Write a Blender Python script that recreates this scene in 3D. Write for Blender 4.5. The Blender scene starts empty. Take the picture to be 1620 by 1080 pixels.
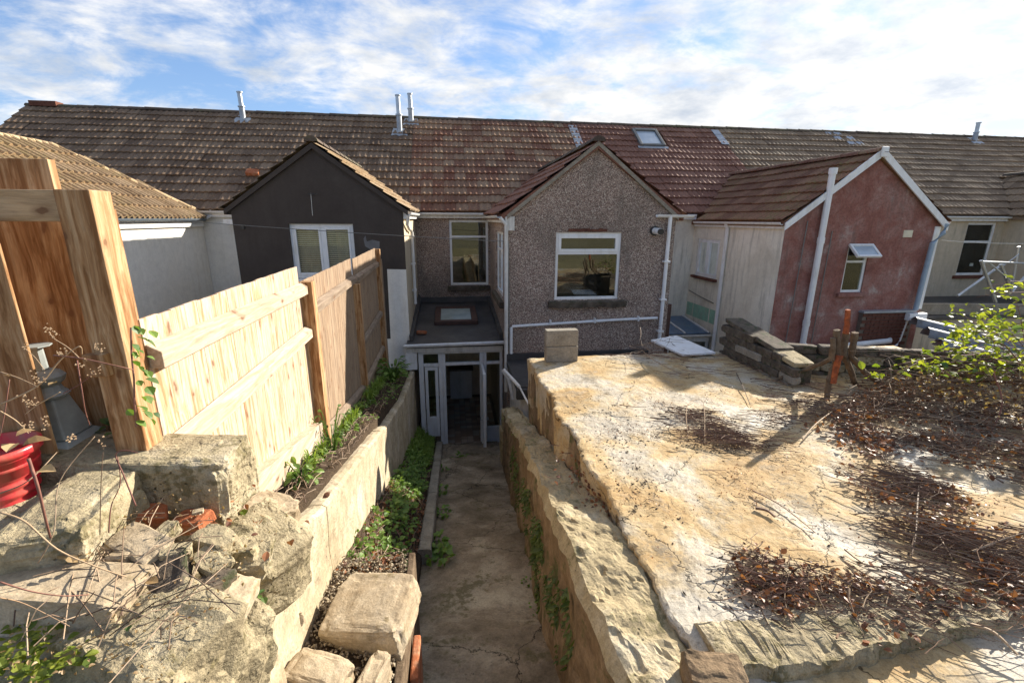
import bpy, bmesh, math, random
from mathutils import Vector, Matrix, noise
R=math.radians
rnd=random.Random(7)
sc=bpy.context.scene; COL=sc.collection
# ------------------------------------------------------------------ camera, sky, sun, exposure
CH=4.9                                    # eye height above the ground floor of the terrace
cam=bpy.data.cameras.new('camera'); camo=bpy.data.objects.new('camera',cam); COL.objects.link(camo)
P_,Yw,Rl=R(15),R(7.7),R(0.3)
fwd=Vector((math.sin(Yw)*math.cos(P_),math.cos(Yw)*math.cos(P_),-math.sin(P_)))
r0=Vector((math.cos(Yw),-math.sin(Yw),0)); u0=r0.cross(fwd)
rgt=r0*math.cos(Rl)+u0*math.sin(Rl); upv=rgt.cross(fwd)
camo.matrix_world=Matrix(((rgt.x,upv.x,-fwd.x,0),(rgt.y,upv.y,-fwd.y,0),(rgt.z,upv.z,-fwd.z,CH),(0,0,0,1)))
cam.sensor_width=36; cam.lens=16.0; cam.clip_start=.02; cam.clip_end=2000
sc.camera=camo
SUN_AZ,SUN_EL=math.atan2(.827,.562),R(23.6)
sund=Vector((math.sin(SUN_AZ)*math.cos(SUN_EL),math.cos(SUN_AZ)*math.cos(SUN_EL),math.sin(SUN_EL)))
sl=bpy.data.lights.new('sun','SUN'); sl.energy=3.2; sl.angle=R(.55); sl.color=(1,.92,.80)
so=bpy.data.objects.new('sun',sl); COL.objects.link(so); so.rotation_euler=(-sund).to_track_quat('-Z','Y').to_euler()
sc.view_settings.view_transform='Standard'; sc.view_settings.look='None'; sc.view_settings.gamma=1
sc.view_settings.exposure=1.88
W=bpy.data.worlds.new('World'); sc.world=W; W.use_nodes=True

class G:
    """tiny node helper"""
    def __init__(s,tree): s.t=tree; s.N=tree.nodes; s.L=tree.links
    def n(s,ty,**kw):
        x=s.N.new(ty)
        for k,v in kw.items(): setattr(x,k,v)
        return x
    def set(s,inp,v):
        if isinstance(v,bpy.types.NodeSocket): s.L.new(v,inp)
        elif v is not None:
            if isinstance(v,(tuple,list)) and len(v)==3 and inp.type=='RGBA': v=(*v,1)
            inp.default_value=v
    def math(s,op,a,b=None,c=None,clamp=False):
        x=s.n('ShaderNodeMath',operation=op,use_clamp=clamp); s.set(x.inputs[0],a)
        if b is not None: s.set(x.inputs[1],b)
        if c is not None: s.set(x.inputs[2],c)
        return x.outputs[0]
    def vm(s,op,a,b=None):
        x=s.n('ShaderNodeVectorMath',operation=op); s.set(x.inputs[0],a)
        if b is not None: s.set(x.inputs[1],b)
        return x.outputs[0]
    def noise(s,v,sc_,det=5,ro=.6,dist=0,col=False):
        x=s.n('ShaderNodeTexNoise'); s.set(x.inputs['Vector'],v); x.inputs['Scale'].default_value=sc_
        x.inputs['Detail'].default_value=det; x.inputs['Roughness'].default_value=ro; x.inputs['Distortion'].default_value=dist
        return x.outputs['Color' if col else 'Fac']
    def vor(s,v,sc_,feat='F1',rand=1):
        x=s.n('ShaderNodeTexVoronoi',feature=feat); s.set(x.inputs['Vector'],v); x.inputs['Scale'].default_value=sc_
        x.inputs['Randomness'].default_value=rand; return x
    def ramp(s,f,stops,interp='LINEAR'):
        x=s.n('ShaderNodeValToRGB'); s.set(x.inputs[0],f); e=x.color_ramp.elements; x.color_ramp.interpolation=interp
        while len(e)<len(stops): e.new(.5)
        for i,(p,c) in enumerate(stops):
            e[i].position=p; e[i].color=(*c,1) if isinstance(c,(tuple,list)) else (c,c,c,1)
        return x.outputs[0]
    def mix(s,f,a,b,bl='MIX'):
        x=s.n('ShaderNodeMix',data_type='RGBA',blend_type=bl); s.set(x.inputs[0],f); s.set(x.inputs[6],a); s.set(x.inputs[7],b)
        return x.outputs[2]
    def scale(s,v,sx,sy,sz,loc=(0,0,0)):
        x=s.n('ShaderNodeMapping'); s.set(x.inputs[0],v); x.inputs['Scale'].default_value=(sx,sy,sz); x.inputs['Location'].default_value=loc
        return x.outputs[0]
# ---- sky: Nishita with procedural clouds over it
g=G(W.node_tree); g.N.clear()
sky=g.n('ShaderNodeTexSky',sky_type='NISHITA'); sky.sun_disc=False; sky.sun_elevation=SUN_EL; sky.sun_rotation=SUN_AZ
sky.air_density=1.0; sky.dust_density=.25; sky.ozone_density=2.5; sky.altitude=50
tc=g.n('ShaderNodeTexCoord').outputs['Generated']
sep=g.n('ShaderNodeSeparateXYZ'); g.L.new(tc,sep.inputs[0])
zz=g.math('ADD',g.math('MAXIMUM',sep.outputs[2],0.0),.22)
cb=g.n('ShaderNodeCombineXYZ'); g.L.new(g.math('DIVIDE',sep.outputs[0],zz),cb.inputs[0]); g.L.new(g.math('DIVIDE',sep.outputs[1],zz),cb.inputs[1])
pv=cb.outputs[0]
pv2=g.vm('ADD',pv,g.vm('SCALE',g.noise(pv,1.2,3,.5,col=True),None)) if False else pv
big=g.noise(g.scale(pv,1,.62,1,(3.3,1.6,0)),.75,4,.55,.5)
mid=g.noise(g.scale(pv,.9,1.2,1,(.4,.2,0)),2.6,8,.62,.5)
fine=g.noise(pv,9,6,.6,.2)
sd=g.n('ShaderNodeVectorMath',operation='DOT_PRODUCT'); g.L.new(tc,sd.inputs[0]); sd.inputs[1].default_value=tuple(sund)
near_sun=g.math('MAXIMUM',sd.outputs['Value'],0)
den=g.math('ADD',g.math('MULTIPLY',big,1.0),g.math('MULTIPLY',mid,.95))
den=g.math('ADD',den,g.math('SUBTRACT',g.math('ADD',g.math('MULTIPLY',fine,.20),g.math('MULTIPLY',g.noise(g.scale(pv,1,1.15,1,(7,2,0)),5.2,5,.62,.4),.42)),.37))
den=g.math('ADD',den,g.math('MULTIPLY',near_sun,.17))
mask=g.ramp(den,[(.0,0),(.90,0.02),(1.0,.35),(1.0,.6)]) if False else g.n('ShaderNodeMapRange')
mr=mask; mr.interpolation_type='SMOOTHSTEP'; g.set(mr.inputs['Value'],den); mr.inputs['From Min'].default_value=.83; mr.inputs['From Max'].default_value=1.18
mask=mr.outputs[0]
shade=g.ramp(g.noise(g.scale(pv,1,1,1,(5,5,0)),3.4,6,.6),[(.3,(.56,.62,.71)),(.60,(1,.985,.96))])
glow=g.math('ADD',g.math('MULTIPLY',g.math('POWER',near_sun,12),.4),2.0)
cl=g.mix(1.0,shade,g.vm('SCALE',(1,1,1)) if False else (1,1,1),'MULTIPLY')
cs=g.n('ShaderNodeVectorMath',operation='SCALE'); g.L.new(cl,cs.inputs[0]); g.L.new(glow,cs.inputs['Scale'])
skt=g.mix(1.0,sky.outputs[0],(.36,.40,.50),'MULTIPLY')
dn=g.n('ShaderNodeVectorMath',operation='MULTIPLY_ADD'); g.L.new(skt,dn.inputs[0]); dn.inputs[1].default_value=(.30,.24,.19); dn.inputs[2].default_value=(1,1,1)
skyc=g.vm('DIVIDE',skt,dn.outputs[0])
out=g.mix(mask,skyc,cs.outputs[0])
bg=g.n('ShaderNodeBackground'); bg.inputs['Strength'].default_value=.15; g.L.new(out,bg.inputs[0])
wo=g.n('ShaderNodeOutputWorld'); g.L.new(bg.outputs[0],wo.inputs[0])
# ------------------------------------------------------------------ measuring: where a sight line meets a plane of the place
def ray(x,y): return fwd+rgt*((x-810)/720)-upv*((y-540)/720)
CP=Vector((0,0,CH))
def SZ(x,y,z=3.07):
    d=ray(x,y); return CP+d*((z-CH)/d.z)
def SY(x,y,Y):
    d=ray(x,y); return CP+d*(Y/d.y)
def SX(x,y,X):
    d=ray(x,y); return CP+d*(X/d.x)
# ------------------------------------------------------------------ mesh helpers
def fbm(p,s=1,o=4): return noise.fractal(Vector(p)*s,1.0,2.0,o)
class MB:
    def __init__(s): s.v=[]; s.f=[]; s.T=None
    def add(s,vs,fs):
        b=len(s.v)
        s.v+= [ (s.T@Vector(p)) if s.T else Vector(p) for p in vs]; s.f+=[[b+i for i in f] for f in fs]; return s
    def box(s,x0,x1,y0,y1,z0,z1):
        return s.add([(x0,y0,z0),(x1,y0,z0),(x1,y1,z0),(x0,y1,z0),(x0,y0,z1),(x1,y0,z1),(x1,y1,z1),(x0,y1,z1)],
          [(0,3,2,1),(4,5,6,7),(0,1,5,4),(1,2,6,5),(2,3,7,6),(3,0,4,7)])
    def prism(s,pts,ext):
        n=len(pts); e=Vector(ext); vs=[Vector(p) for p in pts]+[Vector(p)+e for p in pts]
        return s.add(vs,[list(range(n))[::-1],list(range(n,2*n))]+[(i,(i+1)%n,n+(i+1)%n,n+i) for i in range(n)])
    def tube(s,pts,r,n=8,cap=True,r2=None):
        pts=[Vector(p) for p in pts]; m=len(pts); b=len(s.v); vs=[];fs=[]
        for i,p in enumerate(pts):
            t=(pts[min(i+1,m-1)]-pts[max(i-1,0)]).normalized()
            a=t.cross(Vector((0,0,1)) if abs(t.z)<.9 else Vector((1,0,0))).normalized(); c=t.cross(a)
            rr=r if r2 is None else r+(r2-r)*i/(m-1)
            for k in range(n):
                q=2*math.pi*k/n; vs.append(p+(a*math.cos(q)+c*math.sin(q))*rr)
        for i in range(m-1):
            for k in range(n): fs.append((i*n+k,i*n+(k+1)%n,(i+1)*n+(k+1)%n,(i+1)*n+k))
        if cap: fs+=[tuple(range(n))[::-1],tuple(range((m-1)*n,m*n))]
        return s.add(vs,fs)
    def lathe(s,prof,c,n=16,sq=False):
        vs=[];fs=[]; m=len(prof)
        for (r,z) in prof:
            for k in range(n):
                q=2*math.pi*k/n+(math.pi/4 if n==4 else 0); vs.append((c[0]+r*math.cos(q),c[1]+r*math.sin(q),c[2]+z))
        for i in range(m-1):
            for k in range(n): fs.append((i*n+k,i*n+(k+1)%n,(i+1)*n+(k+1)%n,(i+1)*n+k))
        fs+=[tuple(range(n))[::-1],tuple(range((m-1)*n,m*n))]
        return s.add(vs,fs)
    def loft(s,secs,closed=False):
        n=len(secs[0]); vs=[p for q in secs for p in q]; fs=[]
        for i in range(len(secs)-1):
            for k in range(n if closed else n-1): fs.append((i*n+k,i*n+(k+1)%n,(i+1)*n+(k+1)%n,(i+1)*n+k))
        return s.add(vs,fs)
    def mesh(s,name,m,org=Vector((0,0,0)),smooth=False):
        me=bpy.data.meshes.new(name); me.from_pydata([tuple(p-org) for p in s.v],[],s.f)
        for q in (m if isinstance(m,list) else [m]): me.materials.append(q)
        if smooth: me.polygons.foreach_set('use_smooth',[True]*len(me.polygons))
        me.validate(); me.update(); return me
    def build(s,name,m,parent=None,smooth=False,bevel=0,label=None,kind=None):
        org=root_loc(parent) if parent else Vector((0,0,0))
        o=bpy.data.objects.new(name,s.mesh(name,m,org,smooth)); COL.objects.link(o)
        if parent: o.parent=parent
        if bevel:
            b=o.modifiers.new('bevel','BEVEL'); b.width=bevel; b.segments=2; b.limit_method='ANGLE'
        if label: o['label']=label
        if kind: o['kind']=kind
        return o
def root_loc(o):
    v=Vector((0,0,0))
    while o: v+=o.location; o=o.parent
    return v
def thing(name,label,cat,loc=(0,0,0),group=None):
    o=bpy.data.objects.new(name,None); o.empty_display_size=.1; COL.objects.link(o); o.location=loc
    o['label']=label; o['category']=cat
    if group: o['group']=group
    return o
def tag(o,label,cat,group=None):
    o['label']=label; o['category']=cat
    if group: o['group']=group
    return o
def inst(name,me,loc,rot=None,parent=None,scl=None):
    o=bpy.data.objects.new(name,me); COL.objects.link(o)
    if parent: o.parent=parent; loc=Vector(loc)-root_loc(parent)
    o.location=loc
    if rot is not None:
        if isinstance(rot,Matrix): o.rotation_euler=rot.to_euler()
        else: o.rotation_euler=rot
    if scl is not None: o.scale=scl
    return o
def recalc(me):
    bm=bmesh.new(); bm.from_mesh(me); bmesh.ops.recalc_face_normals(bm,faces=bm.faces); bm.to_mesh(me); bm.free()
# ------------------------------------------------------------------ materials
MATS={}
def mat(name,fn,rough=.85,spec=.3):
    m=bpy.data.materials.new(name); m.use_nodes=True; g=G(m.node_tree); b=g.N['Principled BSDF']
    b.inputs['Roughness'].default_value=rough; b.inputs['Specular IOR Level'].default_value=spec
    co=g.n('ShaderNodeTexCoord').outputs['Object']
    r=fn(g,co,b); MATS[name]=m; return m
def bump(g,b,h,st=.5,dist=.01):
    x=g.n('ShaderNodeBump'); x.inputs['Strength'].default_value=st; x.inputs['Distance'].default_value=dist; g.set(x.inputs['Height'],h)
    g.L.new(x.outputs[0],b.inputs['Normal'])
def col(g,b,c): g.set(b.inputs['Base Color'],c)
def orand(g): return g.n('ShaderNodeObjectInfo').outputs['Random']
def irand(g): return g.n('ShaderNodeNewGeometry').outputs['Random Per Island']
def plain(name,c,rough=.5,spec=.4,var=.12,metal=0,sc_=6,dirt=None):
    def f(g,co,b):
        n=g.noise(co,sc_,6,.65); k=g.ramp(n,[(.3,tuple(x*(1-var) for x in c)),(.7,tuple(min(1,x*(1+var)) for x in c))])
        if dirt: k=g.mix(g.ramp(g.noise(g.scale(co,3,3,.8),2.5,6,.7),[(.48,0),(.72,.75)]),k,dirt)
        col(g,b,k); b.inputs['Metallic'].default_value=metal
        bump(g,b,g.noise(co,60,3,.6),.15,.002)
    return mat(name,f,rough,spec)
def weath(name,stops,s1=1.2,s2=18,bs=.5,bd=.01,streak=None,moss=None,speck=0,rough=.9,spec=.2,crack=False,mossthr=.56,wet=0,mc=.75):
    """masonry: large patches x fine mottling, optional run-down streaks, moss, pits"""
    def f(g,co,b):
        n1=g.noise(co,s1,7,.65,.4); n2=g.noise(co,s2,6,.7); n3=g.noise(co,s2*5,3,.6)
        k=g.ramp(n1,stops)
        k=g.mix(mc,k,g.ramp(n2,[(.25,.45),(.5,.95),(.75,1.25)]),'MULTIPLY')
        k=g.mix(mc*.66,k,g.ramp(n3,[(.3,.6),(.65,1.15)]),'MULTIPLY')
        if streak:
            st=g.ramp(g.noise(g.scale(co,1,1,.12),7,6,.7),[(.5,0),(.72,.7)]); k=g.mix(g.math('MULTIPLY',st,g.ramp(n1,[(.35,.2),(.6,1)])),k,streak)
        if moss:
            k=g.mix(g.ramp(g.math('ADD',g.math('MULTIPLY',n2,.45),g.math('MULTIPLY',g.noise(co,s1*1.7+.3,5,.6),.55)),[(mossthr-.03,0),(mossthr+.04,.85)]),k,moss)
        h=g.math('ADD',g.math('MULTIPLY',n2,1.0),g.math('MULTIPLY',n3,.15))
        if speck:
            v=g.vor(g.vm('ADD',co,g.vm('MULTIPLY',g.noise(co,30,2,col=True),(.02,.02,.02))),speck); pit=g.ramp(v.outputs['Distance'],[(.08,0.25),(.22,1)])
            pm=g.ramp(g.noise(co,9,3),[(.5,0),(.6,1)])
            k=g.mix(pm,k,g.mix(1,k,pit,'MULTIPLY')); h=g.math('ADD',h,g.math('MULTIPLY',pit,g.math('MULTIPLY',pm,.5)))
        if crack:
            v=g.vor(g.vm('ADD',co,g.vm('MULTIPLY',g.noise(co,2.5,5,.7,col=True),(.5,.5,.5))),.75,'DISTANCE_TO_EDGE')
            cr=g.ramp(v.outputs['Distance'],[(.0015,.15),(.006,1)]); k=g.mix(1,k,cr,'MULTIPLY'); h=g.math('ADD',h,cr)
        col(g,b,k); bump(g,b,h,bs,bd)
        if wet: g.set(b.inputs['Roughness'],g.ramp(g.math('ADD',g.math('MULTIPLY',n1,.6),g.math('MULTIPLY',g.noise(co,1.9,4,.6),.4)),[(.5,.85),(.56,wet)]))
    return mat(name,f,rough,spec)

def tilemat(name,c1,c2,lich=(.30,.30,.16),amt=.5):
    def f(g,co,b):
        gm=g.n('ShaderNodeNewGeometry'); wp=gm.outputs['Position']
        r=g.math('FRACT',g.math('ADD',orand(g),irand(g)))
        k=g.ramp(r,[(0,c1),(.55,tuple((a+d)/2 for a,d in zip(c1,c2))),(1,c2)])
        k=g.mix(.8,k,g.ramp(g.noise(wp,.9,7,.7),[(.34,.74),(.64,1.18)]),'MULTIPLY')
        k=g.mix(.9,k,g.ramp(g.noise(wp,30,5,.7),[(.3,.5),(.7,1.3)]),'MULTIPLY')
        k=g.mix(g.ramp(g.math('ADD',g.math('MULTIPLY',g.noise(wp,16,5,.7),.6),g.math('MULTIPLY',g.noise(wp,.9,3),.4)),[(.5,0),(.64,amt)]),k,lich)
        col(g,b,k); bump(g,b,g.noise(wp,120,4,.7),.5,.004)
    return mat(name,f,.85,.25)
T_BROWN=tilemat('tile_brown',(.14,.088,.055),(.25,.17,.11),(.24,.18,.10),.35)
T_MIX=tilemat('tile_red_brown',(.19,.075,.045),(.31,.20,.125),(.29,.22,.12),.5)
T_RED=tilemat('tile_red',(.20,.088,.058),(.29,.145,.098),(.20,.14,.095),.4)
T_GREY=tilemat('tile_grey_brown',(.215,.145,.09),(.32,.225,.14),(.31,.225,.13),.35)
T_OCH=tilemat('tile_ochre',(.30,.20,.11),(.43,.31,.19),(.19,.155,.06),.6)
T_MOSS=tilemat('tile_mossy_red',(.16,.07,.042),(.26,.135,.08),(.15,.15,.045),.6)

def f_peb(g,co,b):
    v=g.vor(co,78); r=g.n('ShaderNodeSeparateColor'); g.L.new(v.outputs['Color'],r.inputs[0])
    k=g.ramp(r.outputs[0],[(0,(.17,.12,.095)),(.18,(.30,.205,.16)),(.42,(.42,.305,.24)),(.66,(.50,.39,.31)),(.86,(.70,.60,.48)),(1,(.8,.72,.62))],'CONSTANT')
    k=g.mix(1,k,g.ramp(v.outputs['Distance'],[(.3,1),(.8,.5)]),'MULTIPLY')
    k=g.mix(.9,k,g.ramp(g.noise(co,.9,6,.6),[(.3,.72),(.5,1),(.7,1.2)]),'MULTIPLY')
    k=g.mix(g.ramp(g.noise(g.scale(co,1,1,.35),2.1,5,.6),[(.5,0),(.72,.7)]),k,(.15,.125,.10))
    col(g,b,k); bump(g,b,g.math('SUBTRACT',1,v.outputs['Distance']),.6,.008)
PEB=mat('pebbledash',f_peb,.8,.35)
BLACKR=weath('black_render',[(.3,(.056,.044,.036)),(.6,(.074,.060,.050)),(.8,(.10,.084,.07))],1.0,25,.4,.006,streak=(.05,.04,.033),rough=.8,spec=.25,mc=.25)
WHITER=weath('white_render',[(.3,(.84,.80,.71)),(.7,(.90,.87,.79))],.8,7,.06,.003,streak=(.68,.63,.53),mc=.25)
CREAMR=weath('stained_cream_render',[(.3,(.62,.56,.44)),(.5,(.82,.77,.64)),(.7,(.88,.84,.72))],.7,10,.3,.008,streak=(.17,.16,.12),mc=.25)
GREYR=weath('grey_cream_render',[(.3,(.50,.41,.28)),(.7,(.66,.56,.41))],.8,9,.3,.008,streak=(.2,.18,.14),mc=.25)
REDR=weath('worn_red_render',[(.28,(.20,.085,.065)),(.45,(.30,.13,.10)),(.58,(.36,.20,.165)),(.68,(.46,.36,.31))],1.9,24,.5,.01,streak=(.12,.085,.07))
PAINTW=plain('white_upvc',(.80,.80,.78),.32,.5,.05,dirt=(.60,.57,.50))
PAINTD=plain('weathered_white_paint',(.70,.68,.62),.5,.4,.1,dirt=(.36,.33,.27))
FELT=weath('roofing_felt',[(.3,(.028,.027,.027)),(.5,(.06,.057,.055)),(.75,(.14,.13,.12))],.9,14,.4,.006,rough=.5,spec=.5)
LEAD=plain('lead_flashing',(.34,.37,.40),.45,.5,.2,.3)
GALV=plain('galvanised_metal',(.42,.45,.48),.38,.5,.18,.7)
SHEET=plain('weathered_sheet_metal',(.20,.21,.22),.6,.3,.3,.2,dirt=(.12,.10,.08))
DARKM=plain('dark_brown_paint',(.07,.035,.025),.6,.4,.3)
BLUER=plain('blue_sheet_roof',(.10,.16,.25),.4,.5,.2,dirt=(.2,.21,.2))
GREENP=plain('green_plinth_paint',(.30,.52,.38),.7,.3,.15,dirt=(.4,.42,.32))
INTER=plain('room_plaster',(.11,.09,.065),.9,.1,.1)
BLIND=plain('blind_fabric',(.93,.84,.64),.8,.1,.08)
CURT=plain('curtain_fabric',(.62,.44,.22),.9,.1,.1)
RED=plain('red_plastic',(.62,.02,.035),.3,.5,.15,dirt=(.35,.2,.12))
LANT=plain('grey_lantern_paint',(.27,.29,.275),.5,.4,.3)
BLACKP=plain('black_plastic',(.02,.02,.02),.4,.5,.1)
WIRE=plain('wire_sheath',(.20,.19,.17),.6,.3,.1)
WIREW=plain('white_line',(.7,.68,.6),.6,.3,.1)
LBRICK=weath('dark_brick',[(.3,(.10,.04,.028)),(.7,(.20,.085,.055))],3,20,.4,.01)
OBRICK=weath('orange_brick',[(.3,(.30,.09,.04)),(.5,(.45,.15,.065)),(.65,(.5,.27,.16)),(.8,(.55,.42,.3))],6,40,.6,.01,rough=.95)
def f_glass(g,co,b):
    m=g.t; fr=g.n('ShaderNodeFresnel'); fr.inputs[0].default_value=1.5
    gl=g.n('ShaderNodeBsdfGlossy'); gl.inputs['Roughness'].default_value=.015; gl.inputs[0].default_value=(.9,.95,.95,1)
    bump_=g.n('ShaderNodeBump'); bump_.inputs['Strength'].default_value=.04; g.L.new(g.noise(co,2.5,2),bump_.inputs['Height']); g.L.new(bump_.outputs[0],gl.inputs['Normal'])
    tr=g.n('ShaderNodeBsdfTransparent'); tr.inputs[0].default_value=(.93,.94,.91,1)
    mx=g.n('ShaderNodeMixShader'); g.L.new(g.math('ADD',g.math('MULTIPLY',fr.outputs[0],1.0),.05),mx.inputs[0]); g.L.new(tr.outputs[0],mx.inputs[1]); g.L.new(gl.outputs[0],mx.inputs[2])
    g.L.new(mx.outputs[0],g.N['Material Output'].inputs[0])
GLASS=mat('window_glass',f_glass)
def f_frost(g,co,b): col(g,b,g.ramp(g.noise(co,3,4),[(.3,(.28,.34,.32)),(.7,(.42,.48,.46))])); 
FROST=mat('cloudy_glass',f_frost,.12,.6)
VELG=mat('rooflight_glass',lambda g,co,b: col(g,b,g.ramp(g.noise(co,2,3),[(.3,(.35,.42,.47)),(.7,(.55,.6,.63))])),.08,.8)

SLAB=weath('slab_concrete',[(.30,(.36,.31,.23)),(.40,(.44,.29,.13)),(.47,(.52,.38,.20)),(.53,(.52,.43,.29)),(.60,(.52,.46,.36)),(.75,(.40,.375,.32))],1.15,32,.55,.008,moss=(.22,.18,.125),speck=85,mossthr=.565,crack=True,rough=.85,spec=.2,wet=.62)
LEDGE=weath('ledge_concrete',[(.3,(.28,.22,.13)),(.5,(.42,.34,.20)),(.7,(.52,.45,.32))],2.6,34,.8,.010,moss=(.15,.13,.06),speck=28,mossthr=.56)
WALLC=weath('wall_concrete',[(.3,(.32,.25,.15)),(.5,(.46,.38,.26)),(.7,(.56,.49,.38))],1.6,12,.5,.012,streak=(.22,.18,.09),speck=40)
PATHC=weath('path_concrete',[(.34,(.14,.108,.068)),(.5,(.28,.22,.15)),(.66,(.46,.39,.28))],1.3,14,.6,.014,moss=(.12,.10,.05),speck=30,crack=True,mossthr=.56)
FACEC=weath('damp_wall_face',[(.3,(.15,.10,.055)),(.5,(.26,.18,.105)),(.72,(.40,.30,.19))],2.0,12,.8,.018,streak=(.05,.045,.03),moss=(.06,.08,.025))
STONE=weath('sandstone',[(.3,(.30,.22,.13)),(.5,(.46,.37,.25)),(.7,(.56,.48,.36))],3.0,26,.5,.012,moss=(.22,.17,.09),mossthr=.585)
STONE2=weath('mossy_mortar',[(.3,(.26,.21,.13)),(.5,(.42,.35,.22)),(.7,(.58,.50,.36))],3.5,30,1,.016,moss=(.15,.125,.06),speck=35,mossthr=.55)
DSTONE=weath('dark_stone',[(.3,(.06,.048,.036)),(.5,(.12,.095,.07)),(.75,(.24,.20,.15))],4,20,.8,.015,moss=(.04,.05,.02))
BLOCK=weath('concrete_block',[(.3,(.22,.19,.145)),(.7,(.38,.34,.27))],4,40,.8,.008,moss=(.14,.13,.08),mossthr=.62)
SOIL=weath('soil',[(.3,(.045,.03,.018)),(.7,(.11,.075,.045))],4,30,1,.03)
GROUNDM=weath('rough_ground',[(.3,(.16,.14,.07)),(.6,(.22,.19,.10)),(.8,(.28,.23,.14))],.8,8,1,.05)
YARD=weath('yard_concrete',[(.3,(.14,.13,.11)),(.7,(.26,.24,.21))],1.0,10,.4,.01)

def woodmat(name,cols,knot=(.16,.07,.03),greyamt=0,grey=(.30,.26,.22),axis='Z'):
    def f(g,co,b):
        r=orand(g); off=g.n('ShaderNodeCombineXYZ')
        for i,k in enumerate((37.,23.,51.)): g.set(off.inputs[i],g.math('MULTIPLY',r,k))
        p=g.vm('ADD',co,off.outputs[0])
        S={'Z':(1,1,.07),'Y':(1,.07,1),'X':(.07,1,1)}[axis]
        S2={'Z':(1,1,.35),'Y':(1,.35,1),'X':(.35,1,1)}[axis]
        sp_=g.n('ShaderNodeSeparateXYZ'); g.L.new(p,sp_.inputs[0]); cx=g.n('ShaderNodeCombineXYZ')
        h_=sp_.outputs[2]; 
        if axis=='Z': g.set(cx.inputs[0],g.math('ADD',sp_.outputs[0],sp_.outputs[1])); g.set(cx.inputs[1],g.math('MULTIPLY',h_,.55))
        elif axis=='Y': g.set(cx.inputs[0],g.math('ADD',sp_.outputs[0],h_)); g.set(cx.inputs[1],g.math('MULTIPLY',sp_.outputs[1],.55))
        else: g.set(cx.inputs[0],g.math('ADD',sp_.outputs[1],h_)); g.set(cx.inputs[1],g.math('MULTIPLY',sp_.outputs[0],.55))
        kv=g.n('ShaderNodeTexVoronoi',voronoi_dimensions='2D'); kv.inputs['Scale'].default_value=4.6; g.L.new(g.vm('ADD',cx.outputs[0],g.vm('MULTIPLY',g.noise(p,14,2,col=True),(.025,.05,0))),kv.inputs['Vector']); kd=kv.outputs['Distance']
        w=g.vm('ADD',g.scale(p,*S),g.vm('MULTIPLY',g.noise(g.scale(p,*S2),6,3,col=True),(.05,.05,.05)))
        gr=g.noise(w,120,6,.7,.5); gr2=g.noise(w,34,5,.65,.3)
        k=g.ramp(gr2,cols); k=g.mix(.7,k,g.ramp(gr,[(.3,.62),(.6,1.12)]),'MULTIPLY')
        k=g.mix(.5,k,g.ramp(r,[(0,.82),(.5,1),(1,1.18)]),'MULTIPLY')
        if greyamt: k=g.mix(g.ramp(g.noise(w,9,5,.65),[(.35,greyamt),(.65,greyamt*.3)]),k,grey)
        k=g.mix(g.ramp(g.math('ADD',kd,g.math('MULTIPLY',g.noise(p,40,2),.05)),[(.055,.85),(.075,.4),(.15,0)]),k,knot)
        col(g,b,k); bump(g,b,gr,.35,.004)
    return mat(name,f,.75,.25)
WOODN=woodmat('new_pine',[(.38,(.22,.10,.035)),(.5,(.36,.20,.09)),(.62,(.50,.33,.18))])
WOODF=woodmat('fence_board_timber',[(.37,(.36,.18,.07)),(.44,(.44,.29,.16)),(.50,(.49,.37,.26)),(.56,(.54,.43,.34)),(.65,(.36,.24,.15))],greyamt=.2,grey=(.46,.39,.32))
WOODR=woodmat('fence_rail_timber',[(.38,(.38,.26,.16)),(.62,(.52,.42,.31))],axis='Y',greyamt=.3,grey=(.48,.42,.35))
WOODG=woodmat('greyed_fence_board',[(.38,(.17,.10,.055)),(.6,(.36,.25,.155))],greyamt=.35,grey=(.30,.24,.18))
WOODGR=woodmat('greyed_fence_rail',[(.38,(.15,.095,.055)),(.6,(.30,.22,.15))],greyamt=.4,grey=(.27,.22,.17),axis='Y')
WOODX=woodmat('pine_rail',[(.3,(.40,.25,.12)),(.7,(.55,.38,.22))],axis='X')
BARK=weath('bark',[(.3,(.10,.065,.04)),(.7,(.26,.19,.12))],8,40,1,.012)
ORANGE=weath('orange_painted_bark',[(.35,(.16,.06,.035)),(.5,(.36,.10,.04)),(.66,(.62,.17,.05))],9,40,.8,.01)
def leafmat(name,c1,c2,tr=.35):
    def f(g,co,b):
        r=g.math('FRACT',g.math('ADD',orand(g),irand(g)))
        k=g.ramp(r,[(0,c1),(1,c2)]); k=g.mix(.6,k,g.ramp(g.noise(co,70,3),[(.3,.7),(.7,1.2)]),'MULTIPLY')
        col(g,b,k)
        t=g.n('ShaderNodeBsdfTranslucent'); g.set(t.inputs[0],g.mix(1,k,(1.5,1.5,.6),'MULTIPLY'))
        mx=g.n('ShaderNodeMixShader'); mx.inputs[0].default_value=tr; g.L.new(b.outputs[0],mx.inputs[1]); g.L.new(t.outputs[0],mx.inputs[2])
        g.L.new(mx.outputs[0],g.N['Material Output'].inputs[0])
    return mat(name,f,.5,.4)
L_GREEN=leafmat('fresh_leaf',(.09,.17,.03),(.20,.31,.06))
L_DARK=leafmat('ivy_leaf',(.05,.11,.03),(.14,.21,.06))
L_LIME=leafmat('bramble_leaf',(.10,.15,.02),(.30,.33,.05),.45)
L_MOSS=leafmat('fern_leaf',(.06,.10,.025),(.15,.20,.055))
L_GRASS=leafmat('grass_blade',(.12,.21,.03),(.28,.38,.08))
L_DEAD=leafmat('dead_leaf',(.10,.04,.022),(.36,.15,.065),.2)
L_DRY=leafmat('dry_leaf',(.20,.12,.05),(.42,.30,.16),.25)
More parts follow.
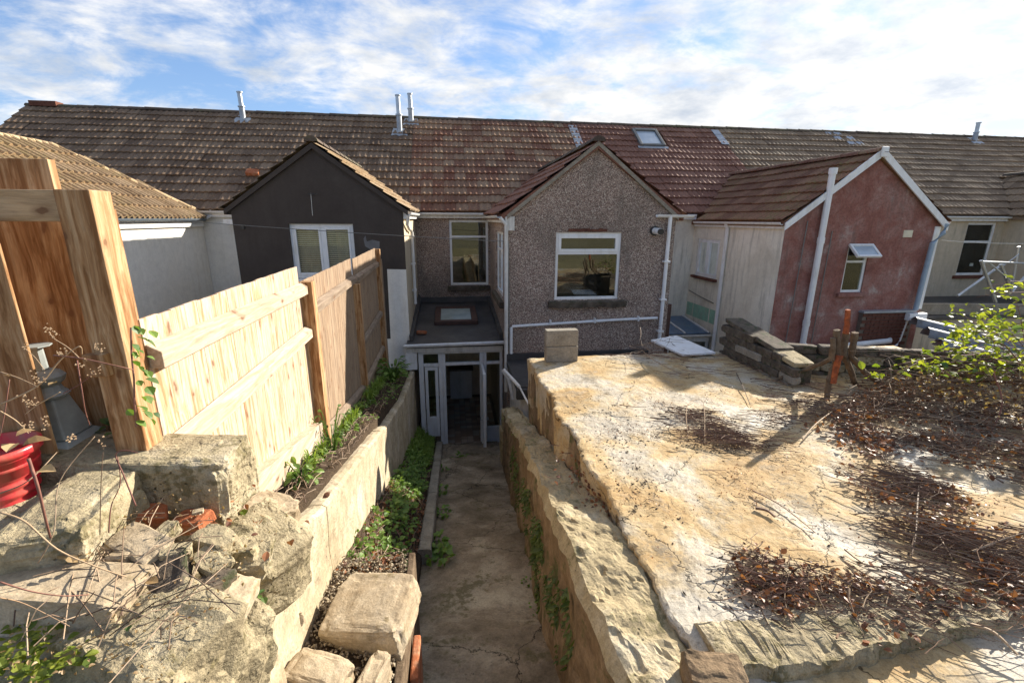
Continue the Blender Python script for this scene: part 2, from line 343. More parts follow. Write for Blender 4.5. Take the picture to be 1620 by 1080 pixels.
def twigm(name,c1,c2):
    def f(g,co,b):
        col(g,b,g.mix(.6,g.ramp(g.math('FRACT',g.math('ADD',irand(g),orand(g))),[(0,c1),(1,c2)]),g.ramp(g.noise(co,50,3),[(.3,.6),(.7,1.2)]),'MULTIPLY'))
    return mat(name,f,.7,.3)
TWIG=twigm('dry_twig',(.07,.035,.02),(.36,.26,.17))
TWIGD=twigm('dark_twig',(.08,.04,.025),(.38,.24,.15))
STEMR=twigm('red_stem',(.16,.06,.05),(.30,.15,.10))
STEMP=twigm('pale_stem',(.34,.22,.13),(.50,.36,.22))
RIDGE=tilemat('ridge_tile',(.09,.07,.055),(.14,.10,.075),(.13,.14,.05),.7)
RIDGER=tilemat('red_ridge_tile',(.17,.075,.05),(.24,.12,.08))
RIDGEO=tilemat('ochre_ridge_tile',(.42,.28,.16),(.5,.36,.21))
exec_marker=None
# ------------------------------------------------------------------ ground
def pathz(Y): return .1+.28*max(0,9-Y)
def groundz(x,y):
    if y>9: return -.05
    z=-.15+.28*(9-max(y,-3))
    return z
b=MB(); ys=[-600,-60,-12,-6,-3]+[i*.75-2.25 for i in range(16)]+[9.5,10,12,20,60,600]
xs=[-600,-80,-25,-14,-8,-4,-2,-1.3,0,1.0,2,4,6,8,12,16,25,80,600]
b.loft([[(x,y,groundz(x,y)+(0 if y>9 else .0)) for x in xs] for y in ys]); go=b.build('ground',GROUNDM,kind='structure'); recalc(go.data)
# left terrace soil (held by the retaining wall), surface following the fence foot
def ltz(Y):
    pts=[(-3,3.7),(1.2,3.6),(1.75,3.55),(2.0,3.42),(3.75,2.95),(6.2,2.45),(8.8,1.95),(9.3,1.85)]
    for (a,za),(c,zc) in zip(pts,pts[1:]):
        if Y<=c: return za+(zc-za)*(Y-a)/(c-a)
    return pts[-1][1]
b=MB(); secs=[]
Y=-3
while Y<9.31:
    z=ltz(Y); row=[(-13,Y,0),(-13,Y,z)]+[(x,Y,z+.02*fbm((x*3,Y*3,1))) for x in (-10,-7,-5,-3,-2.2,-1.8,-1.5,-1.3,-1.2,-1.1,-1.0,-.9)]+[(-.9,Y,0)]
    secs.append(row); Y+=.2
b.loft(secs); o=b.build('left_terrace_soil',SOIL,kind='structure'); recalc(o.data)
# path: sloping concrete with shallow steps
def pathstep(Y):
    z=pathz(Y)
    for s_,h in ((7.75,.13),(8.85,.14),(4.35,.08),(2.75,.06)):
        if Y<s_: z+=h*max(0,1-(s_-Y)/1.2)
    return z
b=MB(); secs=[]; Y=9.25
stn=[]
while Y>-1: stn.append(Y); Y-=.045
for q in (7.75,8.85,4.35,2.75): stn+= [q+.002,q-.002]
stn.sort(reverse=True)
for Y in stn: secs.append([(x,Y,pathstep(Y)+.012*fbm((x*4,Y*4,2))+.01*fbm((x*1.2,Y*1.2,7))) for x in [-.4+i*.07 for i in range(20)]])
b.loft(secs); o=b.build('path',PATHC,kind='structure'); recalc(o.data)
# flat paving in front of the lean-to and in the yards
MB().box(-.9,3.9,8.9,9.35,-.1,.012).build('doorstep_paving',YARD,kind='structure')
MB().box(4.4,18,6.9,14,-.12,-.02).build('yard_paving',YARD,kind='structure')

def interp(pts,Y):
    if Y<=pts[0][0]: return pts[0][1]
    for (a,za),(c,zc) in zip(pts,pts[1:]):
        if Y<=c: return za+(zc-za)*(Y-a)/(c-a)
    return pts[-1][1]
def jit(p,a,s,seed=0):
    x,y,z=p; return (x+a*fbm((x*s+seed,y*s,z*s)),y+a*fbm((x*s,y*s+seed+9,z*s)),z+a*fbm((x*s,y*s,z*s+seed+5)))
# left retaining wall: three cast lengths
WT=[(.5,3.86),(1.1,3.68),(1.6,3.53),(2.63,3.19),(4.73,2.66),(5.2,2.5),(7,2.1),(9.2,1.85)]
wl=thing('retaining_wall','long pale concrete retaining wall stepping down beside the planting strip towards the conservatory','wall',(-.93,5,0))
for (ya,yb,top,lbl,dx) in ((.45,2.55,0,None,0),(2.56,4.72,.0,None,.0),(4.74,9.22,0,'shaded far length of the wall',-.012)):
    secs=[];Y=ya;n=max(8,int((yb-ya)/.05))
    for i in range(n+1):
        Y=ya+(yb-ya)*i/n; z=interp(WT,Y); zb=pathz(Y)-.1; xr=-.80+dx
        e=.012 if 0<i<n else .02
        row=[(xr-.01,Y,zb)]+[(xr+.004*math.sin(k),Y,zb+(z-.02-zb)*k/14) for k in range(1,15)]+[(xr-.02,Y,z)]+[(xr-.02-.25*k/6,Y,z+.004*math.sin(k*2)) for k in range(1,7)]+[(xr-.28,Y,z-.03),(xr-.28,Y,zb)]
        row=[jit(p,.012,5) for p in row]; secs.append(row)
    b=MB(); b.loft(secs); m=len(secs[0]); t=len(b.v)
    b.f.append(list(range(m))); b.f.append(list(range(t-m,t)))
    o=b.build('wall_length',WALLC,wl,label=lbl); recalc(o.data)
# planting bed
def bedz(x,Y):
    zw=interp([(1.2,2.85),(2.5,2.72),(2.78,2.62),(3.94,2.25),(6,1.45),(9.0,.58)],Y); zk=pathz(Y)+.14 if Y>2.7 else 2.7
    t=min(1,max(0,(x+.8)/.42)); return zw+(zk-zw)*t
b=MB(); secs=[]; Y=1.0
while Y<9.15:
    secs.append([(-.80+.43*k/8,Y,bedz(-.80+.43*k/8,Y)+.02*fbm((k*.3,Y*5,3))) for k in range(9)]+[(-.37,Y,pathz(Y)-.1)]); Y+=.06
b.loft(secs); o=b.build('planting_bed_soil',SOIL,kind='structure'); recalc(o.data)
kb=thing('path_kerb','narrow grey concrete kerb between the weedy planting strip and the path','kerb',(-.34,6,0))
for (ya,yb) in ((3.9,5.6),(5.62,7.3),(7.33,8.9)):
    secs=[]
    for i in range(25):
        Y=ya+(yb-ya)*i/24; z=pathz(Y)+.22; zb=pathz(Y)-.05
        secs.append([jit(p,.010,8) for p in [(-.27,Y,zb),(-.27,Y,z-.05),(-.275,Y,z-.01),(-.29,Y,z),(-.34,Y,z),(-.39,Y,z),(-.405,Y,z-.02),(-.41,Y,zb)]])
    b=MB(); b.loft(secs); t=len(b.v); b.f+= [list(range(8)),list(range(t-8,t))]; o=b.build('kerb_stone',BLOCK,kb); recalc(o.data)
# step wall / ledge right of the path
LX=[(0,.70),(1.4,.67),(2.1,.635),(2.7,.64),(3.1,.665),(3.84,.715),(5.6,.78),(7.3,.84)]
LZ=[(0,3.04),(2.2,3.03),(2.66,2.96),(3.1,2.85),(3.8,2.65),(4.7,2.45),(5.6,2.2),(6.3,1.95),(7.3,1.75)]
lw=thing('side_wall','rough concrete wall with a broad broken ledge between the path and the raised slab','wall',(.85,4,0))
secs=[];Y=.2
while Y<7.3:
    z=interp(LZ,Y); xl=interp(LX,Y); zb=pathz(Y)-.15; row=[]
    if Y>3.2: z+=.05*fbm((Y*2.3,1,1))
    xl+=.035*fbm((Y*1.7,4,4))
    for k in range(25): row.append((1.10+(xl+.03-1.10)*k/24,Y,z+.018*fbm((k*.07,Y*4,8))+.004*fbm((k*.42,Y*22,5))+.002*fbm((k*1.1,Y*60,5))-.035*math.exp(-((k-3.4)/1.0)**2)-(.012 if fbm((k*.10,Y*5,15))>.25 else 0)))
    for k in range(1,17): row.append((xl+.01*fbm((k*.3,Y*2,3)) -(.02 if k>8 else 0),Y,z-.02+(zb-z)*k/16))
    secs.append([jit(p,.022,5,3) for p in row]); Y+=.03
b=MB(); b.loft(secs); t=len(secs[0])
b.f.append(list(range(t))+[]); 
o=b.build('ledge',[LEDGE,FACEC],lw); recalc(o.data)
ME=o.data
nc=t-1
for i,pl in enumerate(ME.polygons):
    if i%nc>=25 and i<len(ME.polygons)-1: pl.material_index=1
# far end cap of ledge: rough stone courses stepping down
for k,(x0,x1,y0,y1,z0,z1) in enumerate([(.80,1.16,7.28,7.5,.2,.9),(.79,1.2,7.26,7.52,.88,1.32),(.82,1.12,7.27,7.48,1.3,1.66)]):
    b=MB(); b.box(x0,x1,y0,y1,z0,z1); o=b.build('stone',LEDGE,lw,bevel=.03)
# raised slab
sb=thing('garage_slab','wide stained concrete roof slab, ochre and white, strewn with brambles','slab',(3.5,3.5,3.06))
def slabz(x,y): 
    return 3.06+.012*fbm((x*.9,y*.9,2))+.006*fbm((x*5,y*5,4))+.004*fbm((x*16,y*16,6))
secs=[]; Y=1.47; NX=150
while Y<5.92:
    xl=1.02+.05*fbm((Y*2.1,3,3))+.028*fbm((Y*9,3,3))+.012*fbm((Y*31,3,3)); row=[(xl+.03,Y,2.4),(xl+.02,Y,2.85),(xl+.006+.02*fbm((Y*14,7,1)),Y,2.99)]
    for k in range(NX+1):
        x=xl+(6.7-xl)*(k/NX)**1.25; e=min(1,(x-xl)/.03); row.append((x,Y,slabz(x,Y)-.012*(1-e)**2+.01*(1-e)*fbm((Y*22,1,1))))
    secs.append(row); Y+=.034
b=MB(); b.loft(secs); o=b.build('slab_top',SLAB,sb); recalc(o.data)
b=MB(); secs=[]; Y=1.45
while Y<5.95:
    xl=1.045; secs.append([jit((xl+.02*fbm((Y*2,k*.4,1)),Y,3.02-.12*k),.03,4,2) for k in range(26)]); Y+=.06
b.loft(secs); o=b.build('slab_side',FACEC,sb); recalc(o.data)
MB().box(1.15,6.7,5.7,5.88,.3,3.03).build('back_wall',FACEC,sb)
# front kerb and the lower strip of concrete before it
b=MB(); secs=[]
pts=[SZ(x,y,3.085) for x,y in ((1140,1045),(1200,1042),(1260,1038),(1330,1025),(1400,1008),(1470,990),(1540,974),(1620,960),(1750,940))]
for i in range(8*12+1):
    k=min(7,i//12); p=pts[k].lerp(pts[k+1],(i-12*k)/12 if i<96 else 1); 
    d=Vector((0,1,0)); w=.20+.02*fbm((i*.1,1,1))
    row=[p-d*.055+Vector((0,0,-.2)),p-d*.05+Vector((0,0,-.03)),p-d*.035+Vector((0,0,.005)),p,p+d*w*.5,p+d*w+Vector((0,0,-.01)),p+d*(w+.03)+Vector((0,0,-.06))]
    secs.append([jit(q,.022,13,1) for q in row])
b.loft(secs); t=len(secs[0]); b.f.append(list(range(t))); o=b.build('front_kerb',STONE2,sb); recalc(o.data)
b=MB(); secs=[]; Y=-.5
while Y<1.52:
    secs.append([(x,Y,3.025+.012*fbm((x*3,Y*3,5))) for x in [1.0+.06*k for k in range(100)]]); Y+=.05
b.loft(secs); o=b.build('lower_slab',SLAB,sb); recalc(o.data)

# ------------------------------------------------------------------ stones
def inpoly(x,y,P):
    c=False; n=len(P)
    for i in range(n):
        x1,y1=P[i]; x2,y2=P[i-1]
        if (y1>y)!=(y2>y) and x<(x2-x1)*(y-y1)/(y2-y1)+x1: c=not c
    return c
def rockmesh(name,size,seed,m,sub=4,rough=.16,sq=.55,flat=0):
    bm=bmesh.new(); bmesh.ops.create_icosphere(bm,subdivisions=sub,radius=1)
    for v in bm.verts:
        p=v.co.normalized(); q=Vector([math.copysign(abs(c)**sq,c) for c in p]); q=q/max(abs(q.x),abs(q.y),abs(q.z))*(.72+.28*1.0)
        q=p.lerp(q,.75)
        n=noise.noise(p*1.3+Vector((seed*3.1,0,0))); n2=noise.noise(p*3.1+Vector((0,seed*2.3,0))); n3=noise.noise(p*8+Vector((seed,seed,0)))
        q*=1+rough*1.6*n+rough*.7*n2+rough*.3*n3
        v.co=Vector((q.x*size[0]/2,q.y*size[1]/2,q.z*size[2]/2))
    me=bpy.data.meshes.new(name); bm.to_mesh(me); bm.free(); me.materials.append(m); return me
def rock(name,loc,size,rot,seed,m,parent=None,label=None,cat='stone',group=None,**kw):
    o=inst(name,rockmesh(name,size,seed,m,**kw),loc,tuple(R(a) for a in rot),parent)
    if parent is None: tag(o,label,cat,group)
    elif label: o['label']=label
    return o
# rubble terrace edge, lower left of the garden
rw=thing('rubble_wall','crumbling mossy masonry wall end of mortared stones in the near left corner','wall',(-1.1,1.2,3.6))
def rk(px,py,z,size,rot,seed,m,**kw):
    p=SZ(px,py,z); return rock('stone',(p.x,p.y,z-size[2]/2+.02),size,rot,seed,m,rw,**kw)
rk(225,712,4.05,(.70,.27,.28),(0,2,-4),3,STONE2,rough=.06,sq=.22,sub=5)      # corner block
rk(120,790,4.03,(.24,.46,.30),(-2,0,10),5,STONE2,rough=.07,sq=.3,sub=5)
rk(20,790,3.98,(.6,.5,.32),(3,0,-28),9,STONE2,rough=.09,sq=.5)
rk(135,800,3.96,(.30,.24,.30),(8,0,-20),15,STONE2,rough=.1,sq=.5)
rk(80,925,3.93,(.46,.17,.13),(-5,5,-6),6,STONE,rough=.07,sq=.35,label='flat pale slab of sandstone')
rk(60,985,3.84,(.44,.16,.12),(6,0,-6),26,STONE,rough=.1,sq=.4)
rk(240,985,3.86,(.34,.28,.30),(0,6,-25),8,STONE2,rough=.13,sq=.5)
rk(150,1050,3.80,(.34,.26,.24),(0,0,-10),12,STONE2,rough=.12,sq=.5)
rk(20,1075,3.80,(.34,.26,.24),(0,0,15),17,STONE2,rough=.12,sq=.5)
rk(400,845,3.62,(.36,.34,.30),(0,14,-35),18,STONE2,rough=.12,sq=.5)
rk(310,1000,3.72,(.26,.34,.34),(0,10,-30),22,STONE2,rough=.13,sq=.5)
rk(250,905,3.76,(.30,.26,.22),(0,0,-30),33,STONE2,rough=.14,sq=.5)
rk(330,860,3.70,(.26,.26,.2),(0,8,-30),37,STONE2,rough=.14,sq=.5)
rk(420,800,3.60,(.22,.20,.16),(0,8,-30),38,STONE,rough=.12,sq=.45)
# core fill behind the stones
b=MB(); secs=[]
for i in range(90):
    Y=.2+i*.02; secs.append([jit((x,Y,interp([(-2.6,4.02),(-1.5,4.0),(-1.2,3.93),(-1.05,3.78),(-.95,3.66),(-.84,3.5)],x)-(0.12 if Y<1.35 else 0)+(-.35*max(0,Y-1.78) if x>-1.1 else 0)+.04*fbm((x*6,Y*6,1))+.025*fbm((x*19,Y*19,1))),.03,14) for x in [-2.6+.0205*k for k in range(87)]])
b.loft(secs); o=b.build('rubble_core',STONE2,rw); recalc(o.data)
rr_=random.Random(12)
for k in range(70):
    px,py=rr_.uniform(0,420),rr_.uniform(760,1080)
    if not inpoly(px,py,[(0,830),(200,850),(420,820),(400,900),(270,1080),(0,1080)]): continue
    q=rr_.uniform(.03,.10); rk(px,py,3.93-.16*max(0,(py-850)/230)-.10*max(0,(px-300)/100),(q*1.5,q,q*.8),(rr_.uniform(-20,20),rr_.uniform(-20,20),rr_.uniform(0,180)),300+k,rr_.choice((STONE,STONE2,STONE2,DSTONE)),rough=.14,sq=.5,sub=3)
def lrock(px,py,z,size,rot,seed,m,label,cat='stone',**kw):
    p=SZ(px,py,z); return rock('loose_stone' if cat=='stone' else 'brick',(p.x,p.y,z),size,rot,seed,m,None,label,cat,**kw)
lrock(222,865,3.92,(.20,.10,.06),(8,6,-28),41,STONE,'smooth rounded grey stone lying across the broken wall beneath the two orange bricks',rough=.08,sq=.7)
lrock(150,868,3.93,(.12,.07,.025),(5,3,5),42,STONE,'thin dark flake of stone left of the rounded grey stone on the broken wall',rough=.06,sq=.5)
lrock(212,893,3.90,(.055,.035,.03),(30,-20,40),43,plain('green_slate',(.22,.27,.2),.6,.3,.2),'small green tinted wedge of slate in front of the rounded grey stone',rough=.12,sq=.6)
lrock(160,905,3.90,(.10,.06,.03),(10,20,-20),44,STONE,'small pale triangular stone lying on the end of the flat sandstone slab',rough=.12,sq=.5)
def brickobj(px,py,z,size,rot,seed,label):
    p=SZ(px,py,z); return rock('brick',(p.x,p.y,z),size,rot,seed,OBRICK,None,label,'brick',rough=.07,sq=.25)
brickobj(232,818,3.88,(.115,.075,.065),(25,18,35),51,'broken orange brick tilted on its corner in the dark hollow of the wall')
brickobj(304,825,3.86,(.12,.08,.055),(5,-6,-12),52,'broken orange brick lying flat with a pebble on top, right of the tilted brick')
lrock(313,809,3.905,(.035,.025,.012),(0,0,20),53,STONE,'tiny grey pebble sitting on the flat broken orange brick',rough=.06,sq=.7)
# stones at the head of the planting strip
def bigst(px,py,z,size,rot,seed,label,**kw):
    p=SZ(px,py,z); return rock('loose_stone',(p.x,p.y,z-size[2]/2),size,rot,seed,FACEC if px>1000 else STONE,None,label,'stone',**kw)
bigst(588,945,2.90,(.43,.38,.22),(7,-4,-14),165,'large pale squared stone at the head of the planting strip beside the path',rough=.06,sq=.36,sub=5)
bigst(500,1055,2.95,(.30,.17,.20),(0,5,-22),62,'pale flat topped stone at the bottom edge, half buried in gravel',rough=.08,sq=.4)
bigst(425,985,3.0,(.30,.09,.12),(0,0,38),63,'long narrow stone set in the gravel against the retaining wall',rough=.1,sq=.4)
bigst(385,1070,3.12,(.24,.2,.25),(0,0,10),64,'shadowed boulder at the bottom edge beside the retaining wall',rough=.12,sq=.5)
bigst(590,1060,2.86,(.10,.22,.16),(0,0,-18),65,'narrow upright stone beside the path at the bottom edge',rough=.1,sq=.4)
bigst(1130,1050,3.14,(.24,.15,.18),(6,0,-12),66,'rough brown stone capping the front left corner of the raised slab',rough=.1,sq=.45)
b=MB(); b.box(-.345,-.30,1.2,2.75,1.7,2.66); tag(b.build('edging_board',BARK,bevel=.008),'dark rotten board on edge holding back gravel beside the path','board')
o=MB().box(-.29,-.245,2.0,2.28,2.1,2.45).build('brick',OBRICK,bevel=.01); tag(o,'red brick stood on end between the large pale stone and the path','brick')
# ------------------------------------------------------------------ houses
def hole_wall(b,u0,u1,z0,z1,holes,T,d=.11):
    """rect wall in local (u, depth, z) with rectangular holes and reveals; T maps local to world"""
    us=sorted({u0,u1,*[h[0] for h in holes],*[h[1] for h in holes]}); zs=sorted({z0,z1,*[h[2] for h in holes],*[h[3] for h in holes]})
    b.T=T
    for a,c in zip(us,us[1:]):
        for e,f in zip(zs,zs[1:]):
            um,zm=(a+c)/2,(e+f)/2
            if any(h[0]<um<h[1] and h[2]<zm<h[3] for h in holes): continue
            b.add([(a,0,e),(c,0,e),(c,0,f),(a,0,f)],[(0,1,2,3)])
    for h in holes:
        a,c,e,f=h
        b.add([(a,0,e),(c,0,e),(c,0,f),(a,0,f),(a,d,e),(c,d,e),(c,d,f),(a,d,f)],[(0,1,5,4),(1,2,6,5),(2,3,7,6),(3,0,4,7)])
    b.T=None
FR=lambda Y: Matrix(((1,0,0,0),(0,1,0,Y),(0,0,1,0),(0,0,0,1)))           # faces -Y
LF=lambda X: Matrix(((0,1,0,X),(1,0,0,0),(0,0,1,0),(0,0,0,1)))           # faces -X, u = Y
RT=lambda X: Matrix(((0,-1,0,X),(1,0,0,0),(0,0,1,0),(0,0,0,1)))          # faces +X, u = Y
def window(parent,T,a,c,e,f,fw=.06,mull=(),trans=(),sash=.04,d=.05,glass=None,fm=None,sill=None,sillm=None,back='room',sashes=None):
    fm=fm or PAINTW; b=MB(); b.T=T; t=.06
    b.box(a,a+fw,d,d+t,e,f); b.box(c-fw,c,d,d+t,e,f); b.box(a+fw,c-fw,d,d+t,e,e+fw); b.box(a+fw,c-fw,d,d+t,f-fw,f)
    cells=[]
    us=[a+fw]+[q for m in mull for q in (m-fw*.45,m+fw*.45)]+[c-fw]; zs=[e+fw]+[q for m in trans for q in (m-fw*.45,m+fw*.45)]+[f-fw]
    for m in mull: b.box(m-fw*.45,m+fw*.45,d,d+t,e+fw,f-fw)
    for i in range(0,len(us),2):
        for m in trans: b.box(us[i],us[i+1],d+.002,d+t-.002,m-fw*.45,m+fw*.45)
        for j in range(0,len(zs),2): cells.append((us[i],us[i+1],zs[j],zs[j+1]))
    wo_=b.build('window',fm,parent,bevel=.004)
    for n,(u,v,w,z) in enumerate(cells):
        s_=sash if (sashes is None or n in sashes) else .008
        q=MB(); q.T=T; 
        q.box(u,u+s_,d-.012,d+t*.7,w,z); q.box(v-s_,v,d-.012,d+t*.7,w,z); q.box(u+s_,v-s_,d-.012,d+t*.7,w,w+s_); q.box(u+s_,v-s_,d-.012,d+t*.7,z-s_,z)
        if s_>.02: q.build('sash',fm,wo_,bevel=.003)
        q=MB(); q.T=T; q.box(u+s_,v-s_,d+.02,d+.026,w+s_,z-s_) if s_>.02 else q.box(u,v,d+.02,d+.026,w,z)
        q.build('pane',glass or GLASS,wo_)
    if sill:
        q=MB(); q.T=T; q.box(a-sill[0],c+sill[1],-sill[2],d,e-sill[3],e-.002); q.build('sill',sillm or PAINTW,wo_,bevel=.008)
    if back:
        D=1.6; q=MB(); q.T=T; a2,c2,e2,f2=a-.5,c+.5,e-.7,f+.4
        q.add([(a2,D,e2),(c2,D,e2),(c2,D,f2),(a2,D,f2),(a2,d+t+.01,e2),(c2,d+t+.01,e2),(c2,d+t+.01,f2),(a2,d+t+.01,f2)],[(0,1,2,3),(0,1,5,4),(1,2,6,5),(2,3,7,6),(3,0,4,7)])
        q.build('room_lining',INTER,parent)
    return wo_
PITCH=math.atan(.7308)
TW,TL=.306,.345
def tile_mesh(w,l,m,amp=.019,rolls=2,name='tile'):
    b=MB(); n=6*rolls; vs=[];fs=[]
    for k in range(n+1):
        x=w*k/n; z=amp*(.5-.5*math.cos(2*math.pi*rolls*k/n))
        vs+=[(x,-.03,z+.040),(x,l+.02,z),(x,-.03,z+.004)]
    for k in range(n):
        i=3*k; fs+=[(i,i+3,i+4,i+1),(i+2,i+5,i+3,i)]
    b.add(vs,fs); me=b.mesh(name,m); return me
def slope(house,roof,org,u,v,nu,nv,w,l,m,keep=None,parts=True,cap=300,cnt=None,rolls=2,amp=.019):
    """tiles on a roof plane: org = eave corner, u along the eave, v up the slope"""
    u=Vector(u).normalized(); v=Vector(v).normalized(); nrm=u.cross(v)
    if nrm.z<0: nrm=-nrm; u_=-u; org=Vector(org)+u*(nu*w); u=u_
    rot=Matrix((u,v,nrm)).transposed().to_4x4(); org=Vector(org)
    me=tile_mesh(w,l,m,amp,rolls); extra=MB()
    for j in range(nv):
        for i in range(nu):
            c=org+u*((i+.5)*w)+v*((j+.5)*l)
            if keep and not keep(c): continue
            p=org+u*(i*w)+v*(j*l)+nrm*(.012+rnd.uniform(0,.007)+.022*noise.noise(c*.55)+.01*noise.noise(c*1.7))+v*(rnd.gauss(0,.004)+.02*noise.noise(c*.8))
            rr=rot@Matrix.Rotation(rnd.gauss(0,.006),4,'Z')@Matrix.Rotation(rnd.gauss(0,.004),4,'Y')
            if parts and cnt[0]<cap:
                inst('tile',me,p,rr,roof); cnt[0]+=1
            else:
                extra.T=Matrix.Translation(p)@rr; extra.add([q.co for q in me.vertices],[list(pp.vertices) for pp in me.polygons]); extra.T=None
    if extra.v: extra.build('tile_field',m,roof,kind='stuff')
EY,EZ,RY,RZ=12.4,5.18,16.3,8.03
def ridge_run(roof,p0,p1,m,n,r=.11):
    """row of half-round ridge tiles"""
    p0=Vector(p0);p1=Vector(p1); d=(p1-p0)/n; t=d.normalized(); a=t.cross(Vector((0,0,1))).normalized(); c=a.cross(t)
    b=MB(); L=d.length+.02
    secs=[[ (a*math.cos(q)*rr+c*(math.sin(q)*rr*.8))+t*s for q in [math.pi*k/8 for k in range(9)]] for s,rr in ((0,r+.012),(.03,r+.01),(L,r))]
    b.loft(secs); b.f.append(list(range(9))); me=b.mesh('ridge_tile',m)
    for i in range(n): inst('ridge_tile',me,p0+d*i+Vector((0,0,rnd.uniform(-.006,.006)-.03)),None,roof)
def mainroof(h,x0,x1,m,keep=None,cnt=None):
    r=MB(); r.prism([(x0,EY-.12,EZ-.11),(x0,RY,RZ-.03),(x0,RY+3.9,EZ-.11)],(x1-x0,0,0)); ro=r.build('roof',m,h)
    n=round((x1-x0)/TW); w=(x1-x0)/n
    slope(h,ro,(x0,EY-.12,EZ-.09),(1,0,0),(0,1,.7308),n,14,w,(RY-EY+.1)/math.cos(PITCH)/14,m,keep,True,300,cnt)
    ridge_run(ro,(x0,RY,RZ),(x1,RY,RZ),RIDGE,round((x1-x0)/.45))
    return ro
def out_z(xr,zr,s): return lambda c: zr-abs(c.x-xr)*s
# --- house A: far left, with hipped white outrigger
def gutter(parent,p0,p1,m=None,r=.055,name='gutter'):
    b=MB(); p0=Vector(p0);p1=Vector(p1); t=(p1-p0).normalized(); a=t.cross(Vector((0,0,1))).normalized()
    secs=[[p+a*(math.cos(q)*r)+Vector((0,0,math.sin(q)*r)) for q in [math.pi+math.pi*k/8 for k in range(9)]]+[p+a*(math.cos(q)*r*.8)+Vector((0,0,math.sin(q)*r*.8)) for q in [2*math.pi-math.pi*k/8 for k in range(9)]] for p in (p0,p1)]
    b.loft(secs,True); b.f+= [list(range(18)),list(range(18,36))]
    o=b.build(name,m or PAINTW,parent); recalc(o.data); return o
def fascia(parent,x0,x1,Y=12.28,m=None): 
    return MB().box(x0,x1,Y,Y+.11,EZ-.26,EZ-.12).build('fascia',m or PAINTW,parent)
HG='terraced houses of the facing row'
A=thing('terraced_house','leftmost terraced house, white rendered, with an ochre hipped tile roof on its rear wing','house',(-9,12,0),HG)
ca=[0]
b=MB(); hole_wall(b,-12,-6.21,0,5.15,[],FR(12.4)); b.T=None; b.prism([(-12,12.4,0),(-12,12.4,5.15),(-12,16.3,8),(-12,20.2,5.15),(-12,20.2,0)],(.1,0,0)); b.build('wall',WHITER,A)
def keepA(c): return not (c.x<-5.9 and c.x>-9.5 and c.z<6.24-abs(c.x+7.7)*.77-.1 and c.y<12.6)
mainroof(A,-12.05,-6.2,T_BROWN,None,ca)
o=MB().box(-11.9,-11.2,16.15,16.45,8.0,8.14).build('chimney_stub',LBRICK,A)
# wing
hA=thing('rear_wing','white rendered rear wing under an ochre tiled hipped roof behind the near fence','house',(-7.7,9,0))
MB().box(-9.45,-5.97,4.5,12.38,0,4.88).build('wall',WHITER,hA)
b=MB(); ez=4.9; b.add([(-5.88,4.3,ez),(-5.88,12.38,ez),(-7.7,4.3,6.24),(-7.7,10.7,6.24),(-9.52,4.3,ez),(-9.52,12.38,ez)],[(0,1,3,2),(2,3,5,4),(1,5,3),(0,2,4),(0,4,5,1)])
ra=b.build('roof',T_OCH,hA); recalc(ra.data)
sA=Vector((-1.82,0,1.34)); lenA=sA.length
slope(hA,ra,(-5.83,4.3,ez-.03),(0,1,0),sA,26,7,.311,lenA/7,T_OCH,lambda c: c.y< 12.55-(-5.83-c.x)*1.0 ,True,300,[0],rolls=2,amp=.075)
ridge_run(ra,(-7.7,4.3,6.27),(-7.7,10.7,6.27),RIDGEO,14,.1); ridge_run(ra,(-7.7,10.7,6.27),(-5.85,12.45,4.95),RIDGEO,7,.1)
gutter(hA,(-5.82,4.4,4.88),(-5.82,12.2,4.88),plain('dark_gutter',(.10,.12,.14),.4,.5)); MB().box(-5.96,-5.90,4.4,12.3,4.70,4.86).build('fascia',PAINTW,hA)
MB().tube([(-5.86,12.25,4.86),(-5.7,12.28,4.95),(-5.7,12.3,5.1)],.035).build('downpipe',PAINTW,hA)
# --- house B: black wing
B=thing('terraced_house','terraced house with a black painted rear gable and white blind-hung window','house',(-3,9.4,0),HG)
cbn=[0]
b=MB(); hole_wall(b,-6.19,-4.0,0,5.15,[],FR(12.4)); b.build('wall',WHITER,B)
XB0,XB1,YB,ZBr=-4.0,-.88,9.38,6.26; XBm=(XB0+XB1)/2
def wing_z(xm,zr,half,ze): 
    return lambda c: zr-(zr-ze)*abs(c.x-xm)/half
wz=wing_z(XBm,ZBr,1.6,5.1)
mainroof(B,-6.2,-1.02,T_BROWN,lambda c: c.z>wz(c)-.15 ,cbn)
b=MB(); hole_wall(b,XB0,XB1,2.5,5.1,[(-3.02,-1.84,3.76,4.80)],FR(YB)); b.add([(XB0,YB,5.1),(XB1,YB,5.1),(XBm,YB,ZBr-.03)],[(0,1,2)])
b.build('gable_wall',BLACKR,B)
b=MB(); secs=[]
b.prism([(XB0,YB-.006,0),(XB1-.0,YB-.006,0),(XB1-.0,YB-.006,3.92),(-1.25,YB-.006,3.93),(-1.27,YB-.006,2.5),(XB0,YB-.006,2.5)],(0,.05,0)); b.build('white_plinth',WHITER,B)
b=MB(); b.prism([(-1.66,YB-.003,4.52),(-1.62,YB-.003,4.58),(-1.60,YB-.003,4.47),(-1.50,YB-.003,4.50),(-1.36,YB-.003,4.47),(-1.37,YB-.003,4.33),(-1.55,YB-.003,4.32),(-1.64,YB-.003,4.38)],(0,.002,0)); b.build('bare_patch',plain('bare_render_patch',(.17,.165,.16),.9,.1,.2),B)
MB().tube([(-2.55,YB-.01,5.35),(-2.56,YB-.01,4.95)],.005,5).build('cable_stub',PAINTD,B); MB().box(-2.6,-2.44,YB-.02,YB,5.33,5.345).build('bracket',BLACKP,B); MB().box(-3.86,-3.80,YB-.03,YB,4.70,4.77).build('outlet_box',BLACKP,B)
